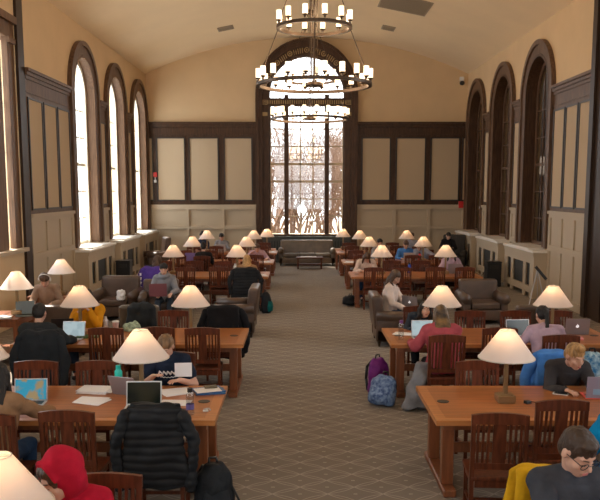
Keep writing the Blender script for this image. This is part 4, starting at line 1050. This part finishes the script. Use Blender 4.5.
bottle('turquoise flask standing behind the grey laptop, first full left table', -1.9, 6.1, ZT, .25, .04, mat('turquoise_plastic', (.02,.55,.48), .4), mat('turquoise_plastic', (.02,.55,.48)))
bottle('clear water bottle with a purple lid at the aisle end, second right table', 1.41, 8.18, ZT, .27, .04, clear, mat('purple_plastic', (.22,.07,.3), .4))
bottle('brushed metal bottle on the second left table near the mustard sweater', -2.88, 8.72, ZT, .21, .035, alum, alum)
bottle('blue bottle on the third right table', 2.75, 14.9, ZT, .26, .04, mat('blue_plastic', (.03,.08,.5)), black)
bottle('red bottle on the fourth right table', 3.5, 17.4, ZT, .26, .04, mat('red_plastic', (.6,.02,.015)), black)
bottle('white bottle on the aisle end of the third left table', -1.62, 14.85, ZT, .24, .045, offwhite, offwhite)
t = thing('cup', 'white and pink cup on the second left table', 'cup', (-2.74,8.74,ZT))
m = MB(); m.lathe([(.035,0),(.05,.12)], n=20); m.build('cup_body', mat('pink_cup', (.6,.4,.38)), t); m = MB(); m.lathe([(.053,.12),(.053,.135),(.04,.14)], n=20); m.build('lid', offwhite, t)
t = thing('knit_hat', 'pale green knitted hat lying on the second left table', 'hat', (-2.5,8.72,ZT+.0))
m = MB(); m.ell((0,0,.05),(.13,.1,.07)); m.ell((.04,.02,.06),(.08,.09,.07)); m.tube((0,0,0),(0,0,.03),.12,.125,n=20); m.remesh('crown', mat('pale_green_knit', (.33,.42,.3), .9, var=.4, scale=25), t, .01, 2, wrinkle(.02,20)); 
t = thing('keys', 'bunch of keys with a white tag on the first full left table', 'keys', (-.87,5.48,ZT), .2)
m = MB()
for k in range(4): m.box((.02*math.cos(k*1.3),.025*math.sin(k*1.3),.004+k*.004), (.012,.05,.003), (0,0,k*.8))
m.build('key_blades', alum, t)
m = MB(); m.b2(-.05,.0,-.05,-.01,0,.012,.003); m.build('tag', offwhite, t); m = MB(); m.path([(.02*math.cos(a),.03+.02*math.sin(a),.01) for a in [2*PI*k/10 for k in range(11)]], .0015, 5); m.build('key_ring', alum, t)
t = thing('paper_bag', 'crumpled white paper bag on the seat of the left armchair', 'bag', (-3.86,12.75,.48))
m = MB(); m.loft([((0,0,0),.08,.06,(0,0,1),(1,0,0)),((0,0,.12),.09,.05,(0,0,1),(1,0,0)),((0,.01,.2),.07,.02,(0,0,1),(1,0,0))], 12); m.remesh('bag', white, t, .01, 1, wrinkle(.03,20))

# ------------------------------------------------------------------ stretch of the shell, which is written in plan units
def stretch(o):
    for v in o.data.vertices: v.co.y *= K
for o in list(COL.objects):
    top = o.parent or o
    if o.type != 'MESH': continue
    if top.get('kind') == 'structure' or top.name.startswith(('radiator_cover', 'bare_tree', 'ceiling_vent')): stretch(o)

# ------------------------------------------------------------------ light & camera
w = bpy.data.worlds.new('World'); S.world = w; w.use_nodes = True
bg = w.node_tree.nodes['Background']; bg.inputs[0].default_value = (.93,.96,1,1); bg.inputs[1].default_value = 5.6
def portal(loc, rot, sx, sy):
    l = bpy.data.lights.new('window_portal', 'AREA'); l.shape = 'RECTANGLE'; l.size = sx; l.size_y = sy; l.cycles.is_portal = True
    o = bpy.data.objects.new('window_portal', l); COL.objects.link(o); o.location = (loc[0], loc[1]*K, loc[2]); o.rotation_euler = rot
for c in LW: portal((XL-.45, c, 3.9), (0,-PI/2,0), 5.4, 1.7*K)
for c, hw in ((11.05,1.85),(3.6,2.05),(-3.2,2.05)): portal((XL-.45, c, 4.0), (0,-PI/2,0), 5, hw*2*K); portal((XR+.45, c, 4.0), (0,PI/2,0), 5, hw*2*K)
portal((CX, YB+.4, 4.5), (-PI/2,0,0), 3.1, 7)
portal((CX, YF-.4, 4.4), (PI/2,0,0), 5.4, 7)
sl = bpy.data.lights.new('sun', 'SUN'); sl.energy = 16; sl.angle = .01; sl.color = (1,.93,.82)
so = bpy.data.objects.new('sun', sl); COL.objects.link(so); so.rotation_euler = V((.42,-.5,-1)).to_track_quat('-Z','Y').to_euler()
cam = bpy.data.cameras.new('camera'); co = bpy.data.objects.new('camera', cam); COL.objects.link(co); S.camera = co
cam.lens = 46.5; cam.shift_y = 40/600; cam.sensor_width = 36; cam.sensor_fit = 'HORIZONTAL'; co.location = (0,0,2.83); co.rotation_euler = (PI/2-math.atan(100/775),0,0)
cam.clip_end = 200; cam.dof.use_dof = True; cam.dof.focus_distance = 7.8; cam.dof.aperture_fstop = 7
S.view_settings.view_transform = 'Standard'; S.view_settings.look = 'None'; S.view_settings.gamma = 1; S.view_settings.exposure = 0
S.view_settings.use_curve_mapping = False
S.cycles.max_bounces = 8; S.cycles.diffuse_bounces = 5; S.cycles.transparent_max_bounces = 12; S.cycles.use_light_tree = True
S.cycles.caustics_reflective = False; S.cycles.caustics_refractive = False; S.cycles.sample_clamp_indirect = 6
